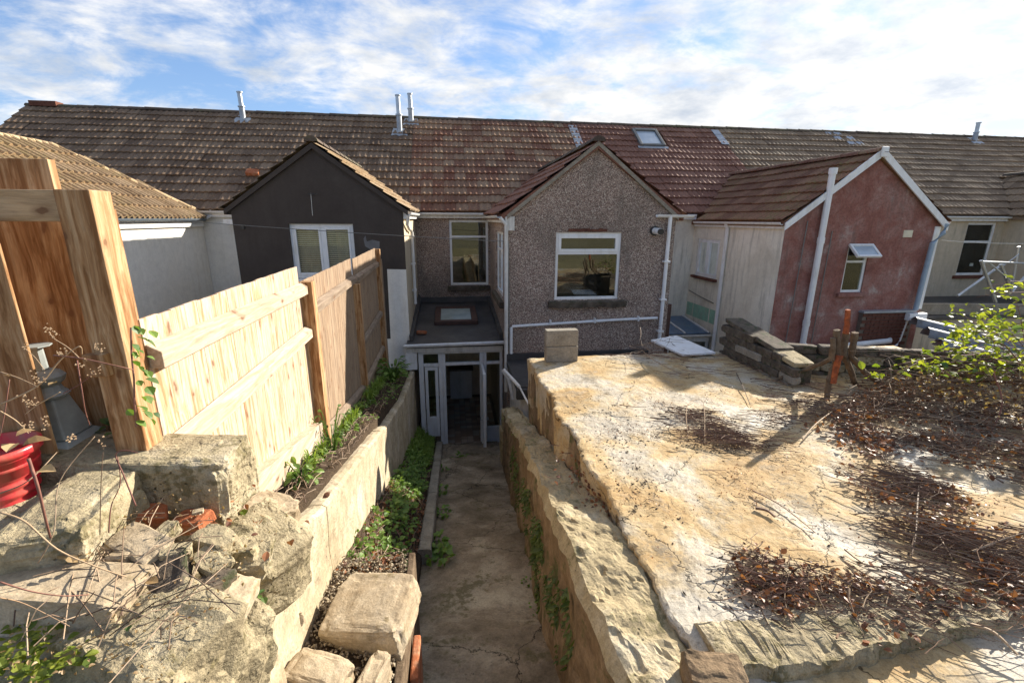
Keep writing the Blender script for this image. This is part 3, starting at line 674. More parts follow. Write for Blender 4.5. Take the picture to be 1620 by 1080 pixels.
b=MB(); hole_wall(b,YB+.002,12.42,0,5.05,[],RT(XB1)); hole_wall(b,YB+.002,12.42,0,5.05,[],LF(XB0)); b.build('side_wall',GREYR,B)
window(B,FR(YB),-3.02,-1.84,3.76,4.80,.07,mull=(-2.43,),back='room',sill=(.03,.03,.05,.05))
bl=MB()
for k in range(26): bl.add([(-2.98,YB+.118,3.82+k*.037),(-1.88,YB+.118,3.82+k*.037),(-1.88,YB+.128,3.846+k*.037),(-2.98,YB+.128,3.842+k*.037)],[(0,1,2,3)])
bl.build('blind',BLIND,B,kind='stuff')
for x in (-2.75,-2.05):
    b=MB(); b.loft([[(x-.18+.36*k/12,YB+.26+.02*math.sin(k*1.6),z) for k in range(13)] for z in (3.8,4.75)]); b.build('curtain',CURT,B)
# wing roof of B
def wingroof(h,x0,x1,y0,y1,ze,zr,m,nv,cnt,right=True,left=True,keep=None,over=.1,rm=None,rolls=2,dm=None):
    xm=(x0+x1)/2; b=MB(); t=.09
    b.prism([(x0-over,y0-.06,ze-.05),(xm,y0-.06,zr-.03),(x1+over,y0-.06,ze-.05),(x1+over,y0-.06,ze-.14),(xm,y0-.06,zr-.13),(x0-over,y0-.06,ze-.14)],(0,y1-y0,0))
    ro=b.build('roof',dm or m,h); n=int((y1-y0)/TW)
    for s,flag in ((-1,left),(1,right)):
        e=Vector((x0-over if s<0 else x1+over,y0-.08,ze-.035)); v=Vector((xm-e.x,0,zr-ze+.0)); L=v.length
        slope(h,ro,e,(0,1,0),v,n,nv,TW,L/nv,m,keep,flag,300,cnt,rolls=rolls)
    ridge_run(ro,(xm,y0-.08,zr+.02),(xm,y1,zr+.02),rm or RIDGE,int((y1-y0)/.45))
    return ro
kp=lambda c: c.z> EZ+.7308*(c.y-EY)-.06
wingroof(B,XB0,XB1,YB,13.9,5.1,ZBr,T_OCH,7,[300],False,False,kp,over=.1,dm=BLACKR)
# eaves, downpipe of B
MB().box(XB1-.0,XB1+.08,YB+.02,12.3,4.9,5.03).build('fascia',PAINTW,B); gutter(B,(XB1+.11,YB-.03,5.02),(XB1+.11,12.3,5.02))
MB().tube([(XB1+.10,YB-.02,4.98),(XB1+.06,YB+.1,4.8),(XB1+.055,YB+.55,4.7),(XB1+.055,YB+1.2,4.62),(XB1+.055,YB+1.25,3.0)],.035).build('downpipe',PAINTW,B)
for z in (4.5,3.9,3.3): MB().box(XB1,XB1+.1,YB+1.19,YB+1.31,z,z+.04).build('pipe_bracket',PAINTW,B)
fascia(B,-6.19,-4.0); gutter(B,(-6.19,12.22,EZ-.12),(-3.9,12.22,EZ-.12))
MB().box(-5.35,-5.0,12.42-.36,12.3,4.75,4.87).build('soffit_box',PAINTW,B)
# --- house C: pebble-dashed, straight ahead
C=thing('terraced_house','pebble-dashed terraced house in the middle with a wide gable window and felt-roofed lean-to','house',(1.6,9,0),HG)
cc=[0]; XC0,XC1,YC,ZCr=1.07,4.35,8.6,6.27; XCm=2.71
b=MB(); hole_wall(b,-1.02,XC0,0,5.15,[(-.0,1.02,3.17,4.88)],FR(12.4)); hole_wall(b,XC1,4.16,0,5.15,[],FR(12.4)) if False else None
b.build('wall',PEB,C)
wzc=wing_z(XCm,ZCr,1.68,5.03)
mainroof(C,-1.02,4.15,T_MIX,lambda c: c.z>wzc(c)-.15,cc)
b=MB(); hole_wall(b,XC0,XC1,0,5.0,[(1.99,3.28,3.385,4.67)],FR(YC)); b.add([(XC0,YC,5.0),(XC1,YC,5.0),(XCm,YC,ZCr-.02)],[(0,1,2)]); b.build('gable_wall',PEB,C)
b=MB(); hole_wall(b,YC+.002,12.4,0,5.0,[(9.35,10.85,3.28,4.65)],LF(XC0)); b.build('side_wall',PEB,C)
b=MB(); hole_wall(b,YC+.002,12.4,0,5.0,[],RT(XC1)); b.build('side_wall',PEB,C)
MB().box(XC1+.003,XC1+.09,YC+.02,YC+.10,0,3.25).build('timber_post',DARKM,C)
window(C,FR(YC),1.99,3.28,3.385,4.67,.055,trans=(4.28,),sash=.055,d=.03,sashes=(1,),)
b=MB(); secs=[]
for k in range(31):
    x=1.86+1.56*k/30; secs.append([jit(p,.018,9,2) for p in [(x,YC-.09,3.24),(x,YC-.10,3.35),(x,YC,3.372),(x,YC+.02,3.24)]])
b.loft(secs,True); b.f+=[[0,1,2,3],[len(b.v)-4,len(b.v)-3,len(b.v)-2,len(b.v)-1]]; o=b.build('stone_sill',DSTONE,C); recalc(o.data)
# broken render above the window
rng=random.Random(3)
b=MB()
for k in range(9): b.box(2.22+k*.085,2.30+k*.085,YC-.012,YC+.02,4.685,4.73+.02*rng.random())
b.build('exposed_brick',LBRICK,C)
window(C,FR(12.4),.0,1.02,3.17,4.88,.06,trans=(4.45,),sash=.045,d=.04,sashes=())
MB().box(-.09,1.06,12.3,12.42,3.03,3.15).build('stone_sill',DSTONE,C,bevel=.01)
window(C,LF(XC0),9.35,10.85,3.28,4.65,.06,mull=(10.1,),trans=(4.25,),sash=.04,d=.04,sashes=(0,))
MB().box(XC0-.09,XC0+.02,9.2,10.95,3.12,3.25).build('stone_sill',DSTONE,C,bevel=.01)
wingroof(C,XC0,XC1,YC,13.96,5.03,ZCr,T_RED,6,cc,False,True,kp,over=.12)
# render verge strip over the gable
for s in(-1,1):
    xe=XC0-.02 if s<0 else XC1+.02
    b=MB(); b.prism([(xe,YC-.07,4.98),(XCm,YC-.07,ZCr+.0),(XCm,YC-.07,ZCr-.08),(xe,YC-.07,4.90)],(0,.08,0)); b.build('verge',BLOCK,C)
fascia(C,-1.02,.95,m=PAINTD); gutter(C,(-1.0,12.22,EZ-.13),(1.0,12.22,EZ-.13))
MB().box(XC0-.1,XC0+.0,YC+.0,12.2,4.84,4.96).build('fascia',PAINTD,C); gutter(C,(XC0-.16,YC-.03,4.97),(XC0-.16,12.2,4.97),PAINTD)
MB().box(XC0-.05,XC0+.12,YC-.06,YC-.004,4.7,4.95).build('gutter_end_box',PAINTD,C)
MB().tube([(XC0-.14,YC-.04,4.93),(XC0-.03,YC-.05,4.8),(XC0-.03,YC-.05,2.6),(XC0-.03,YC-.05,1.55)],.036).build('downpipe',PAINTD,C)
MB().tube([(XC0+.01,YC-.03,4.5),(XC0+.04,YC-.03,2.2)],.012).build('cable',WIRE,C)
gutter(C,(XC1-.42,YC-.05,5.0),(XC1+.32,YC-.05,5.0)); gutter(C,(XC1+.16,YC-.05,4.99),(XC1+.16,12.2,4.99))
MB().tube([(4.20,YC-.06,4.97),(4.20,YC-.06,2.5)],.038).build('downpipe',PAINTW,C)
for z in (4.1,3.35,2.7): MB().box(4.14,4.26,YC-.11,YC,z,z+.035).build('pipe_bracket',PAINTW,C)
MB().tube([(4.12,YC-.05,2.99),(3.2,YC-.05,2.97),(1.16,YC-.05,2.89),(1.14,YC-.05,2.87),(1.14,YC-.05,2.2)],.028).build('waste_pipe',PAINTW,C)
for x in (1.9,2.8,3.7): MB().box(x,x+.03,YC-.085,YC,2.9+.02*(x-1.9),3.0+.02*(x-1.9)).build('pipe_bracket',PAINTW,C)
b=MB(); b.tube([(3.92,YC-.01,4.70),(3.92,YC-.04,4.70)],.09,16); b.build('flue_collar',BLACKP,C)
b=MB(); b.tube([(3.92,YC-.03,4.70),(3.95,YC-.20,4.69)],.062,16); b.build('flue',PAINTW,C)
b=MB(); b.tube([(3.95,YC-.201,4.69),(3.953,YC-.25,4.688)],.055,16); b.build('flue_terminal',BLACKP,C)
# lean-to
b=MB(); zr=lambda Y: 2.44+.085*(Y-9.2)
b.prism([(-.93,9.16,zr(9.16)-.10),(-.93,9.16,zr(9.16)),(-.93,12.39,zr(12.39)),(-.93,12.39,zr(12.39)-.1)],(1.98,0,0)); b.build('lean_to_roof',FELT,C)
b=MB(); b.prism([(-.885,9.3,2.45),(-.80,9.3,2.45),(-.80,12.38,2.75),(-.885,12.38,2.86)],(0,0,.12)); b.box(-.8,1.0,12.30,12.39,2.72,2.86); b.build('felt_upstand',FELT,C)
b=MB(); b.prism([(.99,9.3,2.45),(1.065,9.3,2.45),(1.065,12.38,2.72),(.99,12.38,2.72)],(0,0,.13)); b.build('felt_upstand',FELT,C)
# skylight
sk=thing('flat_rooflight','brown framed rooflight with cloudy green glass on the felt lean-to roof','skylight',(.1,10.9,2.57))
b=MB(); x0,x1,y0,y1=-.40,.60,10.35,11.65
for (a,c,e,f) in ((x0,x1,y0,y0+.14),(x0,x1,y1-.14,y1),(x0,x0+.14,y0+.14,y1-.14),(x1-.14,x1,y0+.14,y1-.14)):
    b.prism([(a,e,zr(e)+.0),(c,e,zr(e)+.0),(c,f,zr(f)),(a,f,zr(f))],(0,0,.09))
b.build('frame',DARKM,sk,bevel=.01); b=MB(); b.prism([(x0+.13,y0+.13,zr(y0)+.05),(x1-.13,y0+.13,zr(y0)+.05),(x1-.13,y1-.13,zr(y1)+.04),(x0+.13,y1-.13,zr(y1)+.04)],(0,0,.012)); b.build('pane',FROST,sk)
rock('brick',(-.66,9.75,2.53),(.22,.09,.06),(0,0,-15),71,OBRICK,None,'lone brown brick lying at the left edge of the felt lean-to roof','brick',rough=.05,sq=.25)
# lean-to front
gutter(C,(-.99,9.08,2.43),(1.06,9.08,2.45),r=.06)
MB().box(-.95,1.05,9.17,9.24,2.24,2.37).build('fascia',PAINTD,C)
MB().box(-.96,-.74,9.1,9.24,1.9,2.235).build('fascia_box',PAINTW,C)
F=MB().box(-.72,-.62,9.26,9.34,0,2.24).box(-.62,1.05,9.262,9.338,2.17,2.239).box(-.31,-.235,9.26,9.34,0,2.168).box(-.232,-.165,9.255,9.335,0,2.168).box(.56,.635,9.255,9.335,0,2.168).box(.64,.705,9.26,9.34,0,2.168).box(.99,1.05,9.26,9.34,0,2.168)
F.box(-.618,-.312,9.262,9.338,1.90,1.96).box(-.163,.558,9.262,9.338,1.91,1.97).box(.707,.988,9.262,9.338,1.91,1.97).box(.707,.988,9.262,9.338,.38,.45)
fr=F.build('conservatory_front',PAINTW,C,bevel=.004)
for (a,c,e,f) in ((-.618,-.312,1.96,2.168),(-.163,.558,1.97,2.168),(.707,.988,1.97,2.168),(.707,.988,.45,1.91)):
    MB().box(a,c,9.295,9.301,e,f).build('pane',GLASS,fr)
MB().box(-.60,-.54,9.245,9.31,.3,1.89).box(-.39,-.325,9.245,9.31,.3,1.89).box(-.539,-.391,9.246,9.309,.3,.75).box(-.539,-.391,9.246,9.309,1.82,1.89).build('sash',PAINTW,fr,bevel=.004)
MB().box(-.539,-.391,9.295,9.301,.75,1.82).build('pane',GLASS,fr)
b=MB()
for k in range(5): b.box(.707,.988,9.27,9.32,.02+k*.072,.088+k*.072)
b.build('slatted_panel',PAINTW,fr,bevel=.003)
# open door, swung outwards
dr=MB().box(.575,.635,8.56,8.66,.03,1.93).box(.58,.63,8.66,9.25,.03,.14).box(.58,.63,8.66,9.25,1.84,1.93).box(.58,.63,9.18,9.25,.14,1.84).build('door',PAINTW,C,bevel=.004)
MB().box(.60,.61,8.66,9.18,.14,1.84).build('pane',GLASS,dr)
MB().tube([(.57,8.63,.92),(.53,8.63,.92),(.53,8.75,.92)],.012).tube([(.64,8.63,.92),(.68,8.63,.92),(.68,8.75,.92)],.012).build('handle',GALV,dr)
# inside the lean-to
b=MB(); b.add([(-.88,12.38,0),(1.06,12.38,0),(1.06,12.38,2.4),(-.88,12.38,2.4),(-.88,9.36,0),(1.06,9.36,0),(1.06,9.36,2.38),(-.88,9.36,2.38)],[(0,1,2,3),(1,2,6,5),(3,0,4,7)]); b.build('inner_wall',plain('inner_wall_paint',(.62,.55,.44),.8,.2),C)
fl=MB().box(-.88,1.06,9.3,12.38,-.06,.0).build('floor',plain('grout',(.10,.08,.06)),C)
fm=[mat('floor_tile_%d'%i,(lambda cc_: lambda g,co,b: col(g,b,g.ramp(g.noise(co,30,4),[(.3,tuple(x*.75 for x in cc_)),(.7,cc_)])))(c_),.35,.5) for i,c_ in enumerate([(.46,.33,.23),(.34,.23,.15),(.42,.36,.29),(.54,.43,.32)])]
tms=[MB().box(-.068,.068,-.068,.068,0,.008).mesh('floor_tile',m_) for m_ in fm]
for i in range(13):
    for j in range(20): 
        inst('floor_tile',tms[rng.choice((0,0,1,1,2,3))],(-.79+i*.142,9.4+j*.142,.0),None,fl)
MB().box(-.1,.5,12.0,12.36,.04,.86).build('cabinet',PAINTW,C,bevel=.01); MB().box(-.14,.54,11.97,12.37,.862,.9).build('worktop',BLOCK,C)
MB().box(-.16,.56,12.34,12.376,1.0,1.05).box(-.16,.56,12.34,12.376,2.0,2.05).box(-.16,-.1,12.34,12.376,1.05,2.0).build('inner_frame',PAINTD,C)
# felt roofed store right of the lean-to
st=thing('low_store','low lean-to store with a black felt flat roof under the gable window','shed',(2.4,7.9,0))
MB().box(1.05,3.95,7.08,8.58,2.08,2.2).build('roof',FELT,st,bevel=.01); MB().box(1.03,3.97,7.02,7.10,1.98,2.17).build('felt_drip',FELT,st,bevel=.02); MB().box(1.12,3.9,7.14,8.57,0,2.07).build('wall',PAINTD,st)
MB().box(1.05,3.97,8.50,8.585,2.2,2.34).build('felt_upstand',FELT,st)
# --- house D: red roof, red gable
D=thing('terraced_house','terraced house with a red tiled roof and rooflight, worn red gable and cream side wall','house',(8,9,0),HG)
cd=[0]; XD0,XD1,YD,ZDr=6.84,10.5,8.8,6.26; XDm=(XD0+XD1)/2
wzd=wing_z(XDm,ZDr,1.83,4.95)
b=MB(); hole_wall(b,XC1,XD0,0,5.15,[],FR(12.4)); b.build('wall',CREAMR,D)
mainroof(D,4.15,9.3,T_RED,lambda c: c.z>wzd(c)-.15 and not(6.18<c.x<7.08 and 7.1<c.z<7.8),cd)
b=MB(); hole_wall(b,XD0,XD1,0,4.93,[(8.38,8.90,3.40,4.42)],FR(YD)); b.add([(XD0,YD,4.93),(XD1,YD,4.93),(XDm,YD,ZDr-.02)],[(0,1,2)]); b.build('gable_wall',REDR,D)
b=MB(); hole_wall(b,YD+.002,12.42,0,4.93,[(11.05,12.12,3.42,4.42)],LF(XD0)); o=b.build('side_wall',CREAMR,D,label='cream wall, streaked with damp near the front')
b=MB(); hole_wall(b,YD+.002,12.42,0,4.93,[],RT(XD1)); b.build('side_wall',GREYR,D)
window(D,LF(XD0),11.05,12.12,3.42,4.42,.055,mull=(11.6,),d=.02,sill=(.06,.06,.1,.07),sillm=LBRICK)
b=MB(); b.box(XD0-.006,XD0-.001,10.75,11.15,2.25,2.62); b.box(XD0-.006,XD0-.001,11.2,12.0,2.25,2.62); b.box(XD0-.006,XD0-.001,12.03,12.35,2.25,2.62); b.build('green_band',GREENP,D)
MB().tube([(XD0-.02,12.3,2.95),(XD0-.02,11.7,2.87),(XD0-.02,11.0,2.80)],.012).build('cable',WIRE,D)
# red house front window with top light tilted open
w=window(D,FR(YD),8.38,8.90,3.40,4.42,.05,trans=(4.06,),sash=.03,d=.03,sashes=(),glass=GLASS)
q=MB(); q.T=Matrix.Translation((0,YD-.01,4.42))@Matrix.Rotation(R(-48),4,'X'); 
q.box(8.36,8.93,-.03,.02,-.05,0).box(8.36,8.93,-.03,.02,-.36,-.31).box(8.36,8.41,-.03,.02,-.31,-.05).box(8.88,8.93,-.03,.02,-.31,-.05); q.build('opening_light',PAINTW,D,bevel=.004)
q=MB(); q.T=Matrix.Translation((0,YD-.01,4.42))@Matrix.Rotation(R(-48),4,'X'); q.box(8.41,8.88,-.01,-.004,-.31,-.05); q.build('opening_pane',VELG,D)
MB().box(8.30,8.98,YD-.07,YD+.0,3.31,3.39).build('stone_sill',REDR,D,bevel=.01)
b=MB(); 
for k in range(8): b.lathe([(.03,0),(.04,.08),(.015,.1),(.015,.16)],(8.44+k*.055,YD+.14,3.46),8)
b.build('bottles_on_sill',WIREW,D)
MB().box(9.62,9.84,YD-.012,YD+.01,4.57,4.72).build('air_vent',plain('vent_cream',(.66,.60,.44)),D,bevel=.004)
wingroof(D,XD0,XD1,YD,13.9,4.93,ZDr,T_MOSS,7,cd,False,True,kp,over=.1,rm=RIDGER)
for s in(-1,1):   # white barge boards
    xe=XD0-.08 if s<0 else XD1+.08; zz_=4.86
    b=MB(); b.prism([(xe,YD-.10,zz_),(XDm,YD-.10,ZDr+.06),(XDm,YD-.10,ZDr-.10),(xe,YD-.10,zz_-.15)],(0,.03,0)); b.build('barge_board',PAINTW,D)
MB().box(XDm-.08,XDm+.08,YD-.13,YD-.101,ZDr-.12,ZDr+.08).build('barge_finial',PAINTW,D,bevel=.02)
MB().box(XD0-.07,XD0-.0,YD+.02,12.3,4.74,4.86).build('fascia',PAINTW,D); gutter(D,(XD0-.12,YD-.05,4.87),(XD0-.12,12.2,4.87))
MB().tube([(XD0-.12,10.72,4.84),(XD0-.06,10.72,4.7),(XD0-.06,10.72,0)],.045).build('downpipe',PAINTW,D)
# soil pipe
MB().tube([(7.62,YD-.09,2.28),(7.62,YD-.09,5.85)],.062,12).tube([(7.62,YD-.09,5.80),(7.62,YD-.09,5.92)],.078,12).build('soil_pipe',PAINTW,D)
for z in (2.7,4.45,): MB().tube([(7.62,YD-.09,z),(7.62,YD-.09,z+.12)],.072,12).build('pipe_collar',PAINTW,D)
MB().tube([(7.60,YD-.12,2.30),(7.75,YD-.16,2.2),(9.0,YD-.16,2.27),(9.7,YD-.16,2.32),(9.8,YD-.05,2.33)],.06,12).build('soil_pipe_branch',PAINTW,D)
MB().tube([(8.9,YD-.12,2.02),(9.8,YD-.12,2.08),(9.95,YD-.12,2.2),(10.02,YD-.1,2.3),(10.1,YD-.1,2.85)],.028).build('waste_pipe',PAINTW,D)
MB().tube([(7.30,YD-.03,4.9),(7.25,YD-.03,2.3)],.010).build('cable',WIRE,D); MB().tube([(7.9,YD-.03,4.7),(7.88,YD-.03,2.3)],.010).build('cable',WIRE,D)
MB().tube([(XD1+.02,YD-.10,4.84),(XD1-.05,YD-.13,4.66),(XD1-.22,YD-.1,4.45),(XD1-.24,YD-.1,3.75),(XD1-.25,YD-.1,3.0)],.05,12).build('downpipe',plain('blue_grey_pipe',(.30,.38,.44),.4,.5),D)
MB().box(XD1-.14,XD1+.0,YD-.015,YD+.0,3.0,4.8).build('corner_strip',PAINTW,D)
fascia(D,4.45,6.8); gutter(D,(4.4,12.22,EZ-.13),(6.75,12.22,EZ-.13))
gutter(D,(XD1+.12,YD-.05,4.9),(XD1+.12,12.2,4.9))
# lower brick part of the red gable
wb=MB().box(8.95,10.22,YD-.10,YD-.002,0,2.95).build('brick_wall',plain('brick_mortar',(.16,.13,.10)),D)
bk=MB().box(0,.21,-.012,.05,0,.062).mesh('brick',LBRICK)
for j in range(15):
    for i in range(6):
        x=8.955+i*.222+(.10 if j%2 else 0)
        if x+.21<10.23: inst('brick',bk,(x,YD-.104,1.85+j*.073),None,wb)
MB().box(8.93,10.24,YD-.14,YD+.0,2.955,3.0).build('lead_capping',LEAD,D)
MB().box(10.0,10.45,YD-.22,YD-.11,2.78,2.94).build('rainwater_head',PAINTW,D,bevel=.01)
# velux
vx=thing('roof_window','square pitched roof window in a grey frame on the red tiles','skylight',(6.63,15.6,7.4))
Tm=Matrix.Translation((6.17,15.12,EZ+.7308*(15.12-EY)))@Matrix.Rotation(PITCH,4,'X')
b=MB(); b.T=Tm; W_,L_=.86,1.06
b.box(0,.09,0,L_,-.03,.11).box(W_-.09,W_,0,L_,-.03,.11).box(.09,W_-.09,0,.09,-.03,.10).box(.09,W_-.09,L_-.12,L_,-.03,.12); b.build('frame',plain('velux_grey',(.16,.16,.15),.5,.4,.1,.3),vx,bevel=.01)
b=MB(); b.T=Tm; b.box(.09,W_-.09,.09,L_-.12,.05,.06); b.build('pane',VELG,vx)
b=MB(); b.T=Tm; b.box(-.08,W_+.08,-.13,-.002,.035,.05); b.build('apron_flashing',LEAD,vx)
# --- houses E and F, right
def party(x0,m,n=4,step=.30,yt=16.1,label=None):
    t=thing('lead_flashing',label,'flashing',(x0+.14,15.7,7.6))
    for k in range(n):
        T_=Matrix.Translation((x0,yt-.27*(k+1),EZ+.7308*(yt-.27*(k+1)-EY)+.055))@Matrix.Rotation(PITCH,4,'X')
        b=MB(); b.T=T_; b.box(0,.27,0,.31,0,.014); b.build('lead_sheet',LEAD,t,bevel=.004)
party(4.02,LEAD,5,label='pale strip of lead sheets on the tiles left of the square roof window')
party(9.1,LEAD,3,label='pale strip of lead sheets on the tiles where the red roof meets the grey one')
E_=thing('terraced_house','terraced house with grey-brown tiles and grey cream wall behind the red gable','house',(12,12,0),HG); ce=[0]
b=MB(); hole_wall(b,XD1,17.0,0,5.15,[(15.75,16.8,3.27,4.88)],FR(12.4)); b.build('wall',GREYR,E_)
wze=wing_z(18.6,6.4,1.6,5.1)
mainroof(E_,9.3,14.45,T_GREY,lambda c: c.z>wzd(c)-.15,ce)
window(E_,FR(12.4),15.75,16.8,3.27,4.88,.07,trans=(4.3,),sash=.03,d=.05,sashes=(),sill=(.1,.1,.08,.1),sillm=LBRICK)
b=MB()
for k,(x,s_) in enumerate([(15.95,.13),(16.15,.1),(16.35,.16),(16.5,.11),(16.62,.08)]): b.lathe([(s_*.6,0),(s_,.1),(s_*.9,.25),(s_*.4,.4)],(x,12.62,3.36+.05*k),10)
b.build('window_clutter',PAINTD,E_)
fascia(E_,XD1+.2,17.0); gutter(E_,(XD1+.2,12.22,EZ-.13),(17.0,12.22,EZ-.13))
F_=thing('terraced_house','rightmost terraced house, its grey-brown roof running out of view','house',(18,12,0),HG); cf=[0]
mainroof(F_,14.45,24.0,T_GREY,lambda c: c.z>wze(c)-.15,cf)
b=MB(); hole_wall(b,17.0,24,0,5.15,[],FR(12.4)); hole_wall(b,8.8,12.42,0,5.05,[],LF(17.05)); b.build('wall',GREYR,F_)
wingroof(F_,17.05,20.2,8.8,13.9,5.1,6.4,T_GREY,6,[300],True,True,kp)
for k in range(6):
    T_=Matrix.Translation((13.55+.28*(k%3)+.05*k,16.05-.27*(k//2),EZ+.7308*(16.05-.27*(k//2)-EY)+.05))@Matrix.Rotation(PITCH,4,'X')
    b=MB(); b.T=T_; b.box(0,.26,0,.25,0,.012); b.build('lead_sheet',LEAD,E_,bevel=.004)
# flues on the ridge
def flue(x,Y,h,label,r=.075):
    z=EZ+.7308*(Y-EY)+.03; t=thing('roof_flue',label,'flue',(x,Y,z),'metal flues along the ridge')
    b=MB(); b.T=Matrix.Translation((x,Y,z))@Matrix.Rotation(PITCH,4,'X'); b.prism([(-.24,-.26,0),(-.1,-.2,0),(0,-.28,0),(.12,-.2,0),(.25,-.25,0),(.2,.2,0),(-.2,.2,0)],(0,0,.02)); b.build('lead_slate',LEAD,t)
    MB().tube([(x,Y,z-.05),(x,Y,z+h*.45)],r*1.05,14).build('collar',LEAD,t,smooth=False)
    b=MB(); b.tube([(x,Y,z+h*.4),(x-.01,Y,z+h)],r*.85,14); b.build('pipe',GALV,t)
    b=MB(); b.tube([(x,Y,z+h*.46),(x,Y,z+h*.5)],r*1.35,14); b.tube([(x,Y,z+h),(x,Y,z+h+.03)],r*1.15,14); b.build('terminal_ring',GALV,t)
flue(-6.05,15.9,.72,'stubby metal flue on the ridge above the left end of the black gabled house')
flue(-1.42,15.5,1.0,'taller metal flue, left of the close pair on the ridge above the black gable')
flue(-1.10,16.05,.78,'shorter metal flue, right of the close pair on the ridge above the black gable')
flue(19.65,16.0,.6,'lone metal flue on the ridge at the far right')
o=rock('brick',(-5.05,13.42,6.05),(.32,.2,.1),(36,0,5),72,OBRICK,None,'orange brick resting on the tiles at the left foot of the black gable','brick',rough=.03,sq=.25)
# ------------------------------------------------------------------ yard between C and D
bc=thing('blue_roofed_conservatory','low conservatory with a blue sheet roof and white bars beside the cream wall','shed',(6,12,0))
zb=lambda Y: 2.0+.11*(Y-11)
b=MB(); b.prism([(4.4,10.95,zb(10.95)),(6.8,10.95,zb(10.95)),(6.8,12.38,zb(12.38)),(4.4,12.38,zb(12.38))],(0,0,.03)); b.build('roof',BLUER,bc)
for x in (4.9,5.45,6.05,6.72): 
    b=MB(); b.prism([(x,10.93,zb(10.93)+.032),(x+.045,10.93,zb(10.93)+.032),(x+.045,12.38,zb(12.38)+.032),(x,12.38,zb(12.38)+.032)],(0,0,.03)); b.build('glazing_bar',PAINTW,bc)
gutter(bc,(4.4,10.88,1.98),(6.8,10.88,1.98),PAINTD)
MB().box(4.4,6.8,10.95,11.03,1.78,1.92).build('header',PAINTD,bc)
for x in (4.4,5.0,5.6,6.2,6.7): MB().box(x,x+.08,10.95,11.03,.8,1.779).build('mullion',PAINTD,bc)
MB().box(4.4,6.8,10.97,10.98,.8,1.78).build('pane',GLASS,bc); MB().box(4.4,6.8,10.95,11.05,0,.8).build('wall',CREAMR,bc)
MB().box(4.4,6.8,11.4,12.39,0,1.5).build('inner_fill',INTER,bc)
# ------------------------------------------------------------------ small items at the slab's far end
cb_=thing('concrete_blocks','two grey concrete blocks stacked at the far left corner of the slab','concrete block',(1.43,5.72,3.06))
for k,(dx,dz) in enumerate(((0,0),(-.005,.218))):
    b=MB(); b.box(1.225+dx,1.655+dx,5.66,5.80,3.065+dz,3.278+dz); b.build('block',BLOCK,cb_,bevel=.008)
wp=MB(); wp.prism([(3.02,6.41,3.10),(3.54,6.63,3.10),(3.66,5.70,3.085),(3.14,5.65,3.085)],(0,0,.03)); tag(wp.build('white_panel',PAINTW,bevel=.004),'white plastic panel resting at the far edge of the slab','panel')
pp=MB(); p0=SY(797,585,7.4); p1=SY(822,612,7.0); p2=SY(853,672,6.0); pp.tube([p0,p1],.03,8); pp.tube([p1,p2],.016,8); tag(pp.build('broken_pipe',PAINTD),'thin broken white pipe leaning down onto the stone ledge','pipe')
pp=MB(); pp.tube([SY(795,585,8.3),SY(805,600,8.2),SY(812,632,8.0)],.035); tag(pp.build('loose_gutter',PAINTD),'broken end of white guttering hanging beside the downpipe','gutter')
# dark stone wall on the slab's right
dw=thing('stone_wall','dark weathered stone wall rising along the right of the slab below the cream wall','wall',(3.97,5,3.05))
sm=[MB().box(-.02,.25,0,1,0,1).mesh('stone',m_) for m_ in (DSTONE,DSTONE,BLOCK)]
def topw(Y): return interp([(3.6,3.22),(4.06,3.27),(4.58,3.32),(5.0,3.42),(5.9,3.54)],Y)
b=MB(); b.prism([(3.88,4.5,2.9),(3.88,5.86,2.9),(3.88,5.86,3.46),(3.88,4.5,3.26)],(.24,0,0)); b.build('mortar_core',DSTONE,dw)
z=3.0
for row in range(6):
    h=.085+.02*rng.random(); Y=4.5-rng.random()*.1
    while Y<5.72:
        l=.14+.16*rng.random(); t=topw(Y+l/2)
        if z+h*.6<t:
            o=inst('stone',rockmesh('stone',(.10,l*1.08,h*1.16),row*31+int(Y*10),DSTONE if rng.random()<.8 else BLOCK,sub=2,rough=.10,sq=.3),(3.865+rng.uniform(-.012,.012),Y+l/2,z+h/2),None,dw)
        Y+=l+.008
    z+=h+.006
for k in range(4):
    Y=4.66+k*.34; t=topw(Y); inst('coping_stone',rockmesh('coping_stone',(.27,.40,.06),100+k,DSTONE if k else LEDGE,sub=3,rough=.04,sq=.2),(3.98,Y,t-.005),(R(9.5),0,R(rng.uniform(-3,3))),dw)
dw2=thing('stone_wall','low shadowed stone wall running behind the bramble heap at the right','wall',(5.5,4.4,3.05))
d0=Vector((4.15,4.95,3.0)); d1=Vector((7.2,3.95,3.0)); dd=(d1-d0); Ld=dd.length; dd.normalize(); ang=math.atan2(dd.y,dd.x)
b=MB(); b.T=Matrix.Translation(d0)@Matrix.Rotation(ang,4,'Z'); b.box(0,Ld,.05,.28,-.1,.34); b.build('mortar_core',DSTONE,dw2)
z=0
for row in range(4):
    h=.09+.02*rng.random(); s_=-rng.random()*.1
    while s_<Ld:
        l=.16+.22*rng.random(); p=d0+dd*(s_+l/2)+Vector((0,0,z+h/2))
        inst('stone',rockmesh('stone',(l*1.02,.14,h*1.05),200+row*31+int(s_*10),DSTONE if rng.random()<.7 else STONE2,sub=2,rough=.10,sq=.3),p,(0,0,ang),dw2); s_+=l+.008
    z+=h+.004
